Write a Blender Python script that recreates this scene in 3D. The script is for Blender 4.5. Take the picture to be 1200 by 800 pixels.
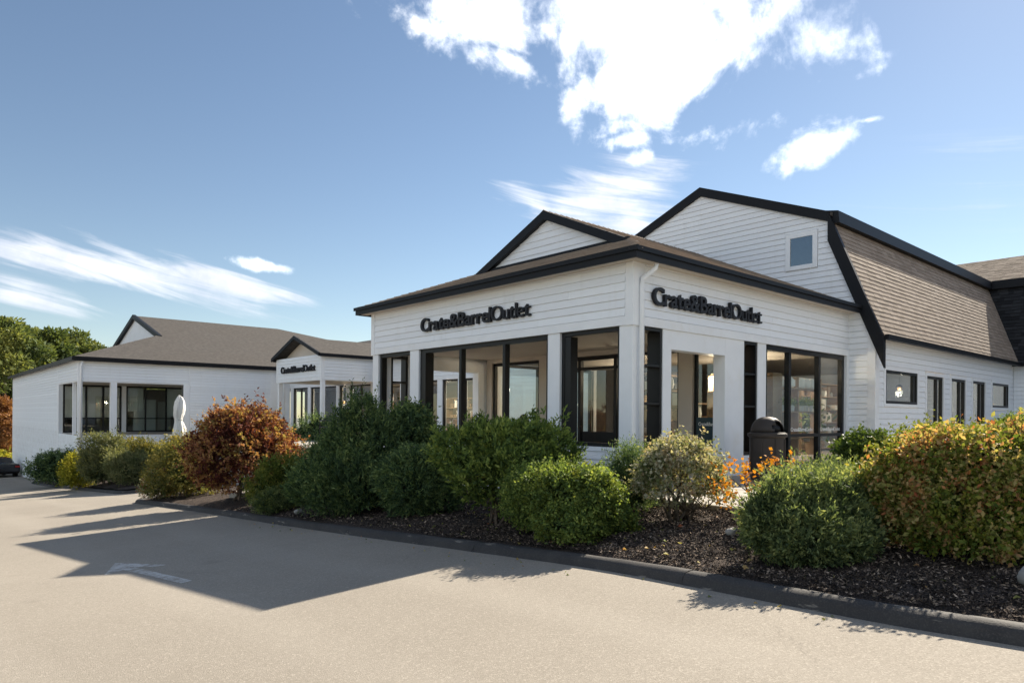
import bpy, math, random
import numpy as np
from mathutils import Vector, Matrix
random.seed(7); RNG=np.random.default_rng(7)
S=bpy.context.scene
for o in list(bpy.data.objects): bpy.data.objects.remove(o)
C=S.collection
# ------------------------------------------------------------------ camera
F_PX=811.61; ROLL=math.radians(0.4205); HY=87.28; AR=math.radians(48.447)
fw=Vector((math.cos(AR),math.sin(AR),0)); rt=Vector((math.sin(AR),-math.cos(AR),0)); up=Vector((0,0,1))
cr=rt*math.cos(ROLL)+up*math.sin(ROLL); cu=up*math.cos(ROLL)-rt*math.sin(ROLL)
cam_d=bpy.data.cameras.new('camera'); cam=bpy.data.objects.new('camera',cam_d); C.objects.link(cam); S.camera=cam
M=Matrix.Identity(4)
for i,v in enumerate((cr,cu,-fw)):
    for j in range(3): M[j][i]=v[j]
M.translation=Vector((-9.92,-7.91,1.12)); cam.matrix_world=M
cam_d.sensor_width=36; cam_d.lens=F_PX/1200*36; cam_d.shift_x=HY*math.sin(ROLL)/1200; cam_d.shift_y=HY*math.cos(ROLL)/1200
cam_d.clip_start=.1; cam_d.clip_end=2000
S.render.resolution_x=1024; S.render.resolution_y=682
# ------------------------------------------------------------------ sun, sky, exposure
SUN_AZ=Vector((.99,.135,0)).normalized(); SUN_EL=math.radians(35.0)
sd=SUN_AZ*math.cos(SUN_EL)+up*math.sin(SUN_EL)
sl=bpy.data.lights.new('sun','SUN'); sl.energy=4.6; sl.angle=math.radians(.5); sl.color=(1,.90,.75)
so=bpy.data.objects.new('sun',sl); C.objects.link(so); so.rotation_euler=sd.to_track_quat('Z','Y').to_euler(); so.location=(30,8,40)
S.view_settings.view_transform='Standard'; S.view_settings.look='None'; S.view_settings.gamma=1; S.view_settings.exposure=1.33
try: S.view_settings.use_curve_mapping=False
except Exception: pass

class NT:
    """small node-tree helper"""
    def __init__(s,nt): s.t=nt; s.n=nt.nodes; s.l=nt.links
    def new(s,k,**kw):
        n=s.n.new(k)
        for a,b in kw.items(): setattr(n,a,b)
        return n
    def put(s,sock,v):
        if isinstance(v,bpy.types.NodeSocket): s.l.new(v,sock)
        elif v is not None: sock.default_value=v
    def math(s,op,a,b=None,c=None,clamp=False):
        n=s.new('ShaderNodeMath',operation=op,use_clamp=clamp); s.put(n.inputs[0],a)
        if b is not None: s.put(n.inputs[1],b)
        if c is not None: s.put(n.inputs[2],c)
        return n.outputs[0]
    def dot(s,a,v):
        n=s.new('ShaderNodeVectorMath',operation='DOT_PRODUCT'); s.put(n.inputs[0],a); s.put(n.inputs[1],v); return n.outputs['Value']
    def noise(s,vec,scale,detail=4,rough=.5,dist=0,out=0):
        n=s.new('ShaderNodeTexNoise'); s.put(n.inputs['Vector'],vec); n.inputs['Scale'].default_value=scale
        n.inputs['Detail'].default_value=detail; n.inputs['Roughness'].default_value=rough; n.inputs['Distortion'].default_value=dist
        return n.outputs[out]
    def ramp(s,f,stops,interp='LINEAR'):
        n=s.new('ShaderNodeValToRGB'); s.put(n.inputs[0],f); r=n.color_ramp; r.interpolation=interp
        while len(r.elements)<len(stops): r.elements.new(.5)
        for e,(p,c) in zip(r.elements,stops):
            e.position=p; e.color=(*c,1) if isinstance(c,(tuple,list)) else (c,c,c,1)
        return n.outputs[0]
    def mix(s,f,a,b,mode='MIX'):
        n=s.new('ShaderNodeMix',data_type='RGBA',blend_type=mode); s.put(n.inputs[0],f)
        for k,v in ((6,a),(7,b)):
            s.put(n.inputs[k],(*v,1) if isinstance(v,tuple) and len(v)==3 else v)
        return n.outputs[2]
    def mapr(s,v,a,b,c=0,d=1,smooth=False):
        n=s.new('ShaderNodeMapRange'); n.interpolation_type='SMOOTHSTEP' if smooth else 'LINEAR'
        s.put(n.inputs[0],v)
        for i,q in enumerate((a,b,c,d)): n.inputs[i+1].default_value=q
        return n.outputs[0]

W=bpy.data.worlds.new('World'); S.world=W; W.use_nodes=True
w=NT(W.node_tree); w.n.clear()
sky=w.new('ShaderNodeTexSky',sky_type='NISHITA'); sky.sun_disc=False; sky.sun_elevation=SUN_EL
sky.sun_rotation=math.atan2(SUN_AZ.x,SUN_AZ.y); sky.air_density=1.0; sky.dust_density=.08; sky.ozone_density=.55; sky.altitude=0
geo=w.new('ShaderNodeTexCoord'); D=geo.outputs['Generated']
CR,CU,FW=cr,cu,fw
def pdir(px,py):
    x=(px-600); y=(py-400)
    return (fw+ (cr*(x+HY*math.sin(ROLL)) - cu*(y-HY*math.cos(ROLL)))/F_PX).normalized()
def cloud_mask(blobs,noise_v):
    tot=None
    for (px,py,rx,ry,ang,stg) in blobs:
        c=pdir(px,py); a=math.radians(ang)
        # tangent axes at that direction in the sky: east-ish (level) and up
        e=Vector((0,0,1)).cross(c).normalized()*-1; n=c.cross(e).normalized()*-1
        if n.z<0: n=-n
        ax=e*math.cos(a)+n*math.sin(a); ay=n*math.cos(a)-e*math.sin(a)
        u=w.math('DIVIDE',w.dot(D,tuple(ax)),rx/F_PX*.93); v=w.math('DIVIDE',w.dot(D,tuple(ay)),ry/F_PX*.93)
        d=w.math('SQRT',w.math('ADD',w.math('MULTIPLY',u,u),w.math('MULTIPLY',v,v)))
        m=w.math('MULTIPLY',w.math('SUBTRACT',1,d,clamp=True),stg)
        front=w.math('GREATER_THAN',w.dot(D,tuple(c)),.2); m=w.math('MULTIPLY',m,front)
        tot=m if tot is None else w.math('MAXIMUM',tot,m)
    return tot
# heaped white clouds
nz=w.noise(D,9,12,.62,.35); nz2=w.noise(D,30,8,.6)
cum=[(720,5,270,100,-8,1.2),(590,20,170,56,-12,1.15),(800,70,160,92,20,1.15),(735,118,95,42,0,.85),(965,52,80,54,-35,.80),(960,174,70,34,18,1.0),(850,158,70,40,15,.72),(735,163,50,16,10,.7),(757,184,36,13,0,.6),
     (318,313,62,14,-6,1.0),(1016,141,22,6,0,.7),(500,30,120,34,-18,.7),(590,70,90,30,-15,.8)]
mk=cloud_mask(cum,None)
den=w.math('ADD',mk,w.math('ADD',w.math('MULTIPLY',w.math('SUBTRACT',nz,.5),2.3),w.math('MULTIPLY',w.math('SUBTRACT',nz2,.5),.9)))
den=w.math('MULTIPLY',w.mapr(den,.28,1.15,0,1,True),w.mapr(mk,.0,.12,0,1))
# wind-drawn wisps, stretched along their run
st=w.new('ShaderNodeMapping'); w.put(st.inputs['Vector'],D)
c0=pdir(170,320); e0=Vector((0,0,1)).cross(c0).normalized()*-1
st.inputs['Rotation'].default_value=(0,0,0)
# coordinates along/across the streaks
a=math.radians(-13); n0=Vector((0,0,1)); ax=e0*math.cos(a)+n0*math.sin(a); ay=n0*math.cos(a)-e0*math.sin(a)
cmb=w.new('ShaderNodeCombineXYZ'); w.put(cmb.inputs[0],w.math('MULTIPLY',w.dot(D,tuple(ax)),4.5)); w.put(cmb.inputs[1],w.math('MULTIPLY',w.dot(D,tuple(ay)),42)); 
wn=w.noise(cmb.outputs[0],1.0,8,.62,.6)
cir=[(110,312,250,27,-10,1.0),(30,345,90,20,-10,1.0),(255,328,125,22,-14,1.0),(170,306,130,16,-18,.9),(40,296,100,14,-10,.7),(700,232,140,52,14,.95),(625,238,80,30,-20,.8),(735,262,80,50,0,.8),(330,345,60,18,-10,.6),(480,366,60,8,-8,.25),(1150,215,200,80,0,.25)]
ck=cloud_mask(cir,None)
cd=w.math('ADD',ck,w.math('ADD',w.math('MULTIPLY',w.math('SUBTRACT',wn,.5),2.5),w.math('MULTIPLY',w.math('SUBTRACT',nz,.5),.5)))
cd=w.math('MULTIPLY',w.math('MULTIPLY',w.mapr(cd,.15,1.10,0,1,True),w.mapr(ck,.0,.3,0,1)),.85)
# same kind of scattered cloud, added outside the view to lift ambient light
fill_cloud=w.math('MULTIPLY',w.mapr(w.noise(D,2.9,10,.6,.3),.52,.64,0,1,True),w.mapr(w.dot(D,tuple(fw)),.30,.05))
fill_cloud=w.math('MULTIPLY',fill_cloud,w.mapr(w.dot(D,(0,0,1)),.02,.15))
dens=w.math('MAXIMUM',w.math('MAXIMUM',den,cd),fill_cloud)
CLOUDV=22.
skyc=w.mix(1.0,sky.outputs[0],(1,1,1),'MULTIPLY')
shade=w.noise(D,8,6,.6)
ccol=w.ramp(shade,[(.35,(.62,.66,.74)),(.6,(1,.99,.97))]); ccol=w.mix(1.0,ccol,(CLOUDV,CLOUDV,CLOUDV),'MULTIPLY')
thin=w.math('DIVIDE',den,w.math('MAXIMUM',dens,.001),clamp=True)
ccol=w.mix(w.math('MAXIMUM',thin,w.math('GREATER_THAN',fill_cloud,.01)),w.mix(1.0,ccol,(.50,.50,.52),'MULTIPLY'),ccol)
col=w.mix(dens,skyc,ccol)
bg=w.new('ShaderNodeBackground'); w.put(bg.inputs[0],col); bg.inputs[1].default_value=.050
wo=w.new('ShaderNodeOutputWorld'); w.l.new(bg.outputs[0],wo.inputs[0])

# ------------------------------------------------------------------ materials
def mat(name,rough=.6,spec=.3,metal=0):
    m=bpy.data.materials.new(name); m.use_nodes=True; t=NT(m.node_tree); b=t.n['Principled BSDF']
    b.inputs['Roughness'].default_value=rough; b.inputs['Specular IOR Level'].default_value=spec; b.inputs['Metallic'].default_value=metal
    t.b=b; t.pos=t.new('ShaderNodeNewGeometry').outputs['Position']; t.obj=t.new('ShaderNodeTexCoord').outputs['Object']; return m,t
def bump(t,h,strength=.3,dist=.02):
    n=t.new('ShaderNodeBump'); n.inputs['Strength'].default_value=strength; n.inputs['Distance'].default_value=dist; t.put(n.inputs['Height'],h); t.l.new(n.outputs[0],t.b.inputs['Normal'])
def base(t,c): t.put(t.b.inputs['Base Color'],(*c,1) if isinstance(c,tuple) else c)
def M_paint(name,c,var=.05,rough=.55,grime=None,spec=.3):
    m,t=mat(name,rough,spec)
    n=t.noise(t.pos,1.7,5,.6); n2=t.noise(t.pos,38,3,.5)
    lo=tuple(x*(1-var) for x in c)
    cc=t.mix(t.mapr(n,.35,.65),lo,c)
    if grime:
        cc=t.mix(t.math('MULTIPLY',t.mapr(t.noise(t.pos,.9,6,.7),.55,.75),.35),cc,grime)
    base(t,cc); bump(t,n2,.12,.004); return m
MAT={}
def M_board():
    m,t=mat('painted_siding',.5,.3)
    oi=t.new('ShaderNodeObjectInfo').outputs['Random']
    sp=t.new('ShaderNodeMapping'); sp.inputs['Scale'].default_value=(1,1,14); t.put(sp.inputs['Vector'],t.pos)
    g=t.noise(sp.outputs[0],3,5,.6)
    c=t.mix(t.mapr(oi,0,1,0,.9),(.80,.825,.86),(.865,.895,.93))
    c=t.mix(t.math('MULTIPLY',t.mapr(g,.5,.8),.25),c,(.60,.58,.54))
    st=t.new('ShaderNodeMapping'); st.inputs['Scale'].default_value=(6,6,.5); t.put(st.inputs['Vector'],t.pos)
    c=t.mix(t.math('MULTIPLY',t.mapr(t.noise(st.outputs[0],1,4,.6),.55,.8),.18),c,(.55,.52,.46))
    sz=t.new('ShaderNodeSeparateXYZ'); t.put(sz.inputs[0],t.pos)
    spl=t.math('MULTIPLY',t.mapr(sz.outputs[2],.75,-.2,0,1,True),t.mapr(t.noise(t.pos,3.5,5,.7),.4,.7))
    c=t.mix(t.math('MULTIPLY',spl,.30),c,(.42,.37,.30))
    base(t,c); bump(t,g,.15,.006); return m
MAT['board']=M_board()
MAT['white']=M_paint('white_trim',(.85,.872,.90),.05,.5,(.68,.64,.56))
MAT['soffit']=M_paint('cream_soffit',(.62,.55,.47),.05,.7)
MAT['black']=M_paint('black_trim',(.010,.0112,.0145),.2,.5,spec=.2)
MAT['frame']=M_paint('black_metal',(.007,.0078,.0095),.2,.4,spec=.3)
MAT['letter']=M_paint('black_letter',(.012,.013,.018),.1,.5)
MAT['plastic']=M_paint('brown_plastic',(.050,.042,.038),.25,.6,spec=.3)
MAT['plastic_dark']=M_paint('bin_dark',(.006,.006,.006),.2,.6)
MAT['indoor_wall']=M_paint('indoor_wall',(.30,.27,.24),.1,.8)
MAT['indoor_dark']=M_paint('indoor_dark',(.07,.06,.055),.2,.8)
MAT['wood']=M_paint('light_wood',(.36,.24,.14),.3,.6)
MAT['carton']=M_paint('carton',(.34,.23,.14),.4,.8)
MAT['linen']=M_paint('white_canvas',(.80,.79,.76),.06,.9)
MAT['ceramic']=M_paint('pale_ceramic',(.55,.56,.54),.1,.4)
MAT['car']=M_paint('dark_car_paint',(.012,.012,.016),.1,.25,spec=.6)
MAT['rubber']=M_paint('tyre_rubber',(.012,.012,.012),.1,.8)
MAT['red_light']=M_paint('red_lens',(.35,.02,.015),.1,.3)
MAT['soil']=M_paint('soil',(.05,.04,.03),.3,.9)
MAT['decal']=M_paint('white_decal',(.75,.76,.75),.02,.6)
MAT['teal']=M_paint('teal_film',(.03,.06,.07),.2,.4)
MAT['sign_red']=M_paint('red_paint',(.5,.03,.03),.1,.5)
def M_conc():
    m,t=mat('concrete',.85,.2)
    c=t.mix(t.mapr(t.noise(t.pos,2,6,.6),.3,.7),(.30,.27,.235),(.42,.39,.34))
    c=t.mix(t.math('MULTIPLY',t.mapr(t.noise(t.pos,160,2,.6),.4,.7),.3),c,(.2,.18,.15)); base(t,c); bump(t,t.noise(t.pos,90,4,.6),.25,.006); return m
MAT['concrete']=M_conc()
def M_asphalt():
    m,t=mat('worn_asphalt',.9,.2)
    big=t.noise(t.pos,.16,5,.6); mid=t.noise(t.pos,1.1,6,.65); fine=t.noise(t.pos,110,3,.8); fine2=t.noise(t.pos,30,4,.75)
    c=t.mix(t.mapr(big,.35,.65),(.285,.255,.215),(.34,.305,.258))
    c=t.mix(t.math('MULTIPLY',t.mapr(mid,.45,.75),.30),c,(.25,.222,.185))
    vor=t.new('ShaderNodeTexVoronoi'); vor.inputs['Scale'].default_value=95; t.put(vor.inputs['Vector'],t.pos)
    g=t.new('ShaderNodeSeparateColor'); t.put(g.inputs[0],vor.outputs['Color'])
    c=t.mix(t.mapr(g.outputs[0],.0,1.0,0,.48),c,(.17,.15,.12))
    c=t.mix(t.math('MULTIPLY',t.math('GREATER_THAN',g.outputs[1],.90),.32),c,(.52,.47,.40))
    c=t.mix(t.math('MULTIPLY',t.mapr(fine2,.50,.75),.40),c,(.19,.165,.135))
    # tyre-polished lanes running along the kerb, drips and a few patches
    sx=t.new('ShaderNodeSeparateXYZ'); t.put(sx.inputs[0],t.pos)
    lane=t.math('SINE',t.math('ADD',t.math('MULTIPLY',sx.outputs[0],3.4),t.math('MULTIPLY',t.noise(t.pos,.12,2),4)))
    c=t.mix(t.math('MULTIPLY',t.mapr(lane,.2,1),.13),c,(.40,.365,.315))
    st=t.mapr(t.noise(t.pos,.75,3,.5),.66,.74,0,1,True); c=t.mix(t.math('MULTIPLY',st,.28),c,(.13,.115,.10))
    cv=t.new('ShaderNodeTexVoronoi',feature='DISTANCE_TO_EDGE'); cv.inputs['Scale'].default_value=.19
    wv=t.new('ShaderNodeVectorMath',operation='ADD'); t.put(wv.inputs[0],t.pos); t.put(wv.inputs[1],t.noise(t.pos,.9,8,.75,out=1)); t.put(cv.inputs['Vector'],wv.outputs[0])
    crk=t.math('MULTIPLY',t.math('LESS_THAN',cv.outputs[0],.0009),t.mapr(t.noise(t.pos,.25,2),.48,.56))
    c=t.mix(t.math('MULTIPLY',crk,.5),c,(.08,.07,.06))
    base(t,c); bump(t,t.math('ADD',fine,t.math('MULTIPLY',vor.outputs['Distance'],1.0)),.35,.006); return m
MAT['asphalt']=M_asphalt()
def M_kerb():
    m,t=mat('asphalt_kerb',.8,.3)
    c=t.mix(t.mapr(t.noise(t.pos,1.3,6,.7),.35,.65),(.030,.029,.030),(.055,.052,.050))
    c=t.mix(t.math('MULTIPLY',t.mapr(t.noise(t.pos,80,3,.7),.5,.75),.5),c,(.13,.12,.11))
    sp=t.new('ShaderNodeMapping'); sp.inputs['Scale'].default_value=(9,1.4,9); t.put(sp.inputs['Vector'],t.pos)
    wear=t.mapr(t.noise(sp.outputs[0],1.1,5,.7),.62,.68)
    c=t.mix(t.math('MULTIPLY',wear,.75),c,(.26,.235,.20))
    base(t,c); bump(t,t.noise(t.pos,60,4,.6),.5,.01); return m
MAT['kerb']=M_kerb()
def M_mulch():
    m,t=mat('bark_mulch',.95,.1)
    n=t.noise(t.pos,55,5,.7); v=t.new('ShaderNodeTexVoronoi'); v.inputs['Scale'].default_value=45; t.put(v.inputs['Vector'],t.pos)
    c=t.ramp(n,[(.3,(.018,.015,.014)),(.5,(.065,.052,.045)),(.7,(.19,.15,.125))]); base(t,c)
    bump(t,t.math('ADD',n,v.outputs['Distance']),.9,.03); return m
MAT['mulch']=M_mulch()
def M_chip():
    m,t=mat('mulch_chip',.9,.15)
    a=t.new('ShaderNodeAttribute',attribute_name='tint').outputs['Fac']
    base(t,t.ramp(a,[(0,(.014,.012,.012)),(.5,(.055,.043,.037)),(.82,(.14,.108,.085)),(1,(.46,.36,.28))])); return m
MAT['chip']=M_chip()
def M_arrow():
    m,t=mat('worn_marking',.8,.2)
    n=t.noise(t.pos,7,6,.75); n2=t.noise(t.pos,60,3,.7)
    f=t.mapr(t.math('ADD',t.math('MULTIPLY',n,.7),t.math('MULTIPLY',n2,.35)),.46,.60)
    base(t,t.mix(f,(.29,.26,.222),(.54,.53,.51))); return m
MAT['arrow']=M_arrow()
def M_shingle(name,a,b,c3):
    m,t=mat(name,.9,.12)
    at=t.new('ShaderNodeAttribute',attribute_name='tint').outputs['Fac']
    c=t.ramp(at,[(0,a),(.5,b),(1,c3)]); c=t.mix(t.math('MULTIPLY',t.mapr(t.noise(t.pos,90,3,.7),.4,.7),.4),c,tuple(x*.5 for x in a))
    c=t.mix(t.math('MULTIPLY',t.mapr(t.noise(t.pos,.6,4,.6),.4,.7),.3),c,tuple(x*.75 for x in b))
    base(t,c); bump(t,t.noise(t.pos,120,3,.6),.3,.004); return m
MAT['shingle']=M_shingle('weathered_shingle',(.265,.212,.170),(.325,.262,.212),(.38,.312,.255))
MAT['shingle_shade']=M_shingle('shaded_shingle',(.018,.019,.022),(.030,.032,.036),(.048,.05,.055))  # same roof shingle with the slope's shade put into a darker colour
def M_roofplain():
    m,t=mat('far_shingle',.9,.12)
    mp=t.new('ShaderNodeMapping'); mp.inputs['Scale'].default_value=(3.2,3.2,14); t.put(mp.inputs['Vector'],t.pos)
    n=t.noise(mp.outputs[0],1.5,4,.7); n2=t.noise(t.pos,.35,5,.6)
    c=t.ramp(n,[(.3,(.050,.046,.044)),(.5,(.078,.072,.067)),(.72,(.115,.105,.095))]); c=t.mix(t.math('MULTIPLY',t.mapr(n2,.4,.7),.3),c,(.075,.066,.058))
    base(t,c); bump(t,n,.5,.02); return m
MAT['roof']=M_roofplain()
def M_glass(name,tint=(.93,.975,.965),ior=1.55):
    m=bpy.data.materials.new(name); m.use_nodes=True; t=NT(m.node_tree); t.n.clear()
    tr=t.new('ShaderNodeBsdfTransparent'); tr.inputs[0].default_value=(*tint,1)
    gl=t.new('ShaderNodeBsdfGlossy'); gl.inputs['Roughness'].default_value=.0; gl.inputs[0].default_value=(.95,.97,1,1)
    fr=t.new('ShaderNodeFresnel'); gg=t.new('ShaderNodeNewGeometry'); t.put(fr.inputs[0],t.mapr(gg.outputs['Backfacing'],0,1,ior,1/ior))
    mx=t.new('ShaderNodeMixShader'); t.l.new(fr.outputs[0],mx.inputs[0]); t.l.new(tr.outputs[0],mx.inputs[1]); t.l.new(gl.outputs[0],mx.inputs[2])
    o=t.new('ShaderNodeOutputMaterial'); t.l.new(mx.outputs[0],o.inputs[0]); return m
MAT['glass']=M_glass('clear_glass'); MAT['glass_dark']=M_glass('tinted_glass',(.66,.72,.74),2.3)
def M_emit(name,c,s):
    m=bpy.data.materials.new(name); m.use_nodes=True; t=NT(m.node_tree); b=t.n['Principled BSDF']; b.inputs['Base Color'].default_value=(*c,1)
    b.inputs['Emission Color'].default_value=(*c,1); b.inputs['Emission Strength'].default_value=s; return m
MAT['bulb']=M_emit('warm_bulb',(1,.50,.20),1.3)
MAT['bulb_dim']=M_emit('paper_shade',(1,.48,.2),.7)
def M_bark():
    m,t=mat('bark',.9,.1); n=t.noise(t.pos,22,4,.6)
    base(t,t.ramp(n,[(.3,(.05,.038,.028)),(.7,(.17,.135,.105))])); bump(t,n,.5,.01); return m
MAT['bark']=M_bark()
def M_leaf(name,stops,trans=.38,rough=.62,clump=3.0,spec=.12):
    m=bpy.data.materials.new(name); m.use_nodes=True; t=NT(m.node_tree); b=t.n['Principled BSDF']
    at=t.new('ShaderNodeAttribute',attribute_name='tint').outputs['Fac']
    pos=t.new('ShaderNodeNewGeometry').outputs['Position']
    f=t.math('ADD',t.math('MULTIPLY',at,.65),t.math('MULTIPLY',t.math('SUBTRACT',t.noise(pos,clump,3,.6),.32),.95),clamp=True)
    c=t.ramp(f,stops); t.put(b.inputs['Base Color'],c); b.inputs['Roughness'].default_value=rough; b.inputs['Specular IOR Level'].default_value=spec
    tl=t.new('ShaderNodeBsdfTranslucent'); t.put(tl.inputs[0],t.mix(1.0,c,(1.25,1.2,.6),'MULTIPLY'))
    mx=t.new('ShaderNodeMixShader'); mx.inputs[0].default_value=trans; t.l.new(b.outputs[0],mx.inputs[1]); t.l.new(tl.outputs[0],mx.inputs[2])
    t.l.new(mx.outputs[0],t.n['Material Output'].inputs[0]); return m
G=lambda r,g,b:(r,g,b)
MAT['yew']=M_leaf('yew_needles',[(.08,(.016,.030,.020)),(.4,(.065,.115,.060)),(.65,(.17,.24,.095)),(.9,(.36,.42,.17))],.4,clump=7)
MAT['boxleaf']=M_leaf('shrub_leaves',[(.08,(.020,.034,.018)),(.4,(.095,.15,.050)),(.65,(.22,.29,.075)),(.9,(.42,.46,.13))],.42,clump=6)
MAT['brightbox']=M_leaf('bright_leaves',[(.15,(.05,.075,.02)),(.45,(.12,.16,.035)),(.85,(.30,.28,.07))],.4)
MAT['juniper']=M_leaf('juniper_sprays',[(.08,(.022,.036,.024)),(.4,(.10,.145,.070)),(.65,(.26,.31,.13)),(.9,(.50,.52,.22))],.42,clump=6)
MAT['maple']=M_leaf('red_orange_leaves',[(.05,(.07,.032,.028)),(.3,(.16,.065,.045)),(.48,(.34,.16,.085)),(.65,(.42,.25,.10)),(.8,(.20,.19,.07)),(.95,(.50,.36,.13))],.42,clump=2.2)
MAT['purple']=M_leaf('dark_red_leaves',[(.15,(.045,.016,.018)),(.5,(.13,.040,.032)),(.85,(.34,.12,.06))],.4)
MAT['varieg']=M_leaf('pale_mixed_leaves',[(.1,(.08,.11,.04)),(.35,(.20,.22,.10)),(.55,(.46,.44,.32)),(.8,(.52,.40,.28)),(1,(.50,.20,.10))],.35)
MAT['mixed']=M_leaf('turning_leaves',[(.05,(.05,.075,.025)),(.3,(.15,.19,.055)),(.48,(.36,.34,.11)),(.62,(.50,.37,.18)),(.78,(.45,.20,.09)),(.9,(.48,.13,.07)),(1,(.65,.52,.14))],.45,clump=4.5)
MAT['orange']=M_leaf('orange_leaves',[(.1,(.40,.12,.02)),(.6,(.55,.24,.03)),(1,(.60,.38,.05))],.45)
MAT['gold']=M_leaf('gold_green_leaves',[(.1,(.06,.085,.03)),(.45,(.17,.17,.06)),(.85,(.38,.30,.08))],.4)
MAT['silver']=M_leaf('grey_green_leaves',[(.1,(.05,.07,.03)),(.45,(.13,.15,.07)),(.85,(.28,.27,.13))],.35)
MAT['yellow']=M_leaf('yellow_green_leaves',[(.1,(.10,.13,.02)),(.45,(.28,.28,.04)),(.85,(.52,.44,.06))],.4)
MAT['leafy']=M_leaf('hedge_leaves',[(.1,(.06,.10,.022)),(.45,(.15,.19,.035)),(.75,(.32,.30,.06)),(1,(.42,.26,.09))],.42)
MAT['holly']=M_leaf('glossy_leaves',[(.15,(.03,.06,.015)),(.6,(.10,.15,.03)),(.95,(.26,.30,.05))],.3,.5,spec=.25)
MAT['tree']=M_leaf('forest_leaves',[(.1,(.040,.065,.030)),(.4,(.10,.135,.050)),(.65,(.20,.225,.075)),(.9,(.34,.34,.11))],.35,clump=.3)
MAT['tree_or']=M_leaf('autumn_leaves',[(.1,(.14,.06,.03)),(.5,(.26,.12,.055)),(.9,(.38,.22,.09))],.3,clump=.6)

# ------------------------------------------------------------------ object helpers
def tag(o,label=None,cat=None,group=None,kind=None):
    if label: o['label']=label
    if cat: o['category']=cat
    if group: o['group']=group
    if kind: o['kind']=kind
    return o
def thing(name,label,cat,loc=(0,0,0),group=None):
    o=bpy.data.objects.new(name,None); o.empty_display_size=.3; C.objects.link(o); o.location=loc
    o['_loc']=0; del o['_loc']
    return tag(o,label,cat,group)
def rootloc(o):
    # part meshes carry world coordinates; only the Empty at the top is offset
    return Vector(o.location) if o.parent is None and o.type=='EMPTY' else Vector((0,0,0))
class MB:
    def __init__(s): s.v=[]; s.f=[]
    def add(s,vs,fs):
        k=len(s.v); s.v+=[tuple(p) for p in vs]; s.f+=[tuple(k+i for i in f) for f in fs]; return s
    def box(s,x0,x1,y0,y1,z0,z1):
        x0,x1=sorted((x0,x1)); y0,y1=sorted((y0,y1)); z0,z1=sorted((z0,z1))
        return s.add([(x,y,z) for z in (z0,z1) for x,y in ((x0,y0),(x1,y0),(x1,y1),(x0,y1))],[(0,3,2,1),(4,5,6,7),(0,1,5,4),(1,2,6,5),(2,3,7,6),(3,0,4,7)])
    def prism(s,poly,ext):
        n=len(poly); e=Vector(ext); a=[Vector(p) for p in poly]
        nrm=Vector((0,0,0))
        for i in range(n): nrm+=a[i].cross(a[(i+1)%n])
        if nrm.dot(e)>0: a=a[::-1]
        vs=a+[p+e for p in a]
        return s.add(vs,[tuple(range(n)),tuple(range(2*n-1,n-1,-1))]+[(i,i+n,(i+1)%n+n,(i+1)%n) for i in range(n)])
    def tube(s,path,rad,n=7,cap=True):
        P=[Vector(p) for p in path]; rings=[]
        k0=len(s.v)
        for i,p in enumerate(P):
            d=(P[min(i+1,len(P)-1)]-P[max(i-1,0)]).normalized()
            a=d.cross(Vector((0,0,1))); a=a.normalized() if a.length>1e-3 else Vector((1,0,0)); b=d.cross(a).normalized()
            r=rad[i] if hasattr(rad,'__len__') else rad
            s.v+=[tuple(p+a*(r*math.cos(t))+b*(r*math.sin(t))) for t in [2*math.pi*j/n for j in range(n)]]
        for i in range(len(P)-1):
            for j in range(n):
                q=k0+i*n; s.f.append((q+j,q+(j+1)%n,q+n+(j+1)%n,q+n+j))
        if cap: s.f.append(tuple(k0+j for j in range(n))[::-1]); s.f.append(tuple(k0+(len(P)-1)*n+j for j in range(n)))
        return s
    def lathe(s,prof,c=(0,0,0),n=20,sx=1,sy=1):
        k0=len(s.v)
        for r,z in prof: s.v+=[(c[0]+sx*r*math.cos(2*math.pi*j/n),c[1]+sy*r*math.sin(2*math.pi*j/n),c[2]+z) for j in range(n)]
        for i in range(len(prof)-1):
            for j in range(n):
                q=k0+i*n; s.f.append((q+j,q+(j+1)%n,q+n+(j+1)%n,q+n+j))
        s.f.append(tuple(k0+j for j in range(n))[::-1]); s.f.append(tuple(k0+(len(prof)-1)*n+j for j in range(n)))
        return s
    def build(s,name,m,parent=None,kind=None,label=None,smooth=False,bevel=0):
        me=bpy.data.meshes.new(name); me.from_pydata(s.v,[],s.f); me.update()
        if m: me.materials.append(MAT[m])
        if smooth: me.polygons.foreach_set('use_smooth',[True]*len(me.polygons))
        o=bpy.data.objects.new(name,me); C.objects.link(o)
        if parent is not None:
            o.parent=parent; o.matrix_parent_inverse=Matrix.Translation(-rootloc(parent))
        if kind: o['kind']=kind
        if label: o['label']=label
        if bevel:
            b=o.modifiers.new('bevel','BEVEL'); b.width=bevel; b.segments=2; b.limit_method='ANGLE'
        return o
def bx(name,m,parent,*a,**k): return MB().box(*a).build(name,m,parent,**k)
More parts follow.
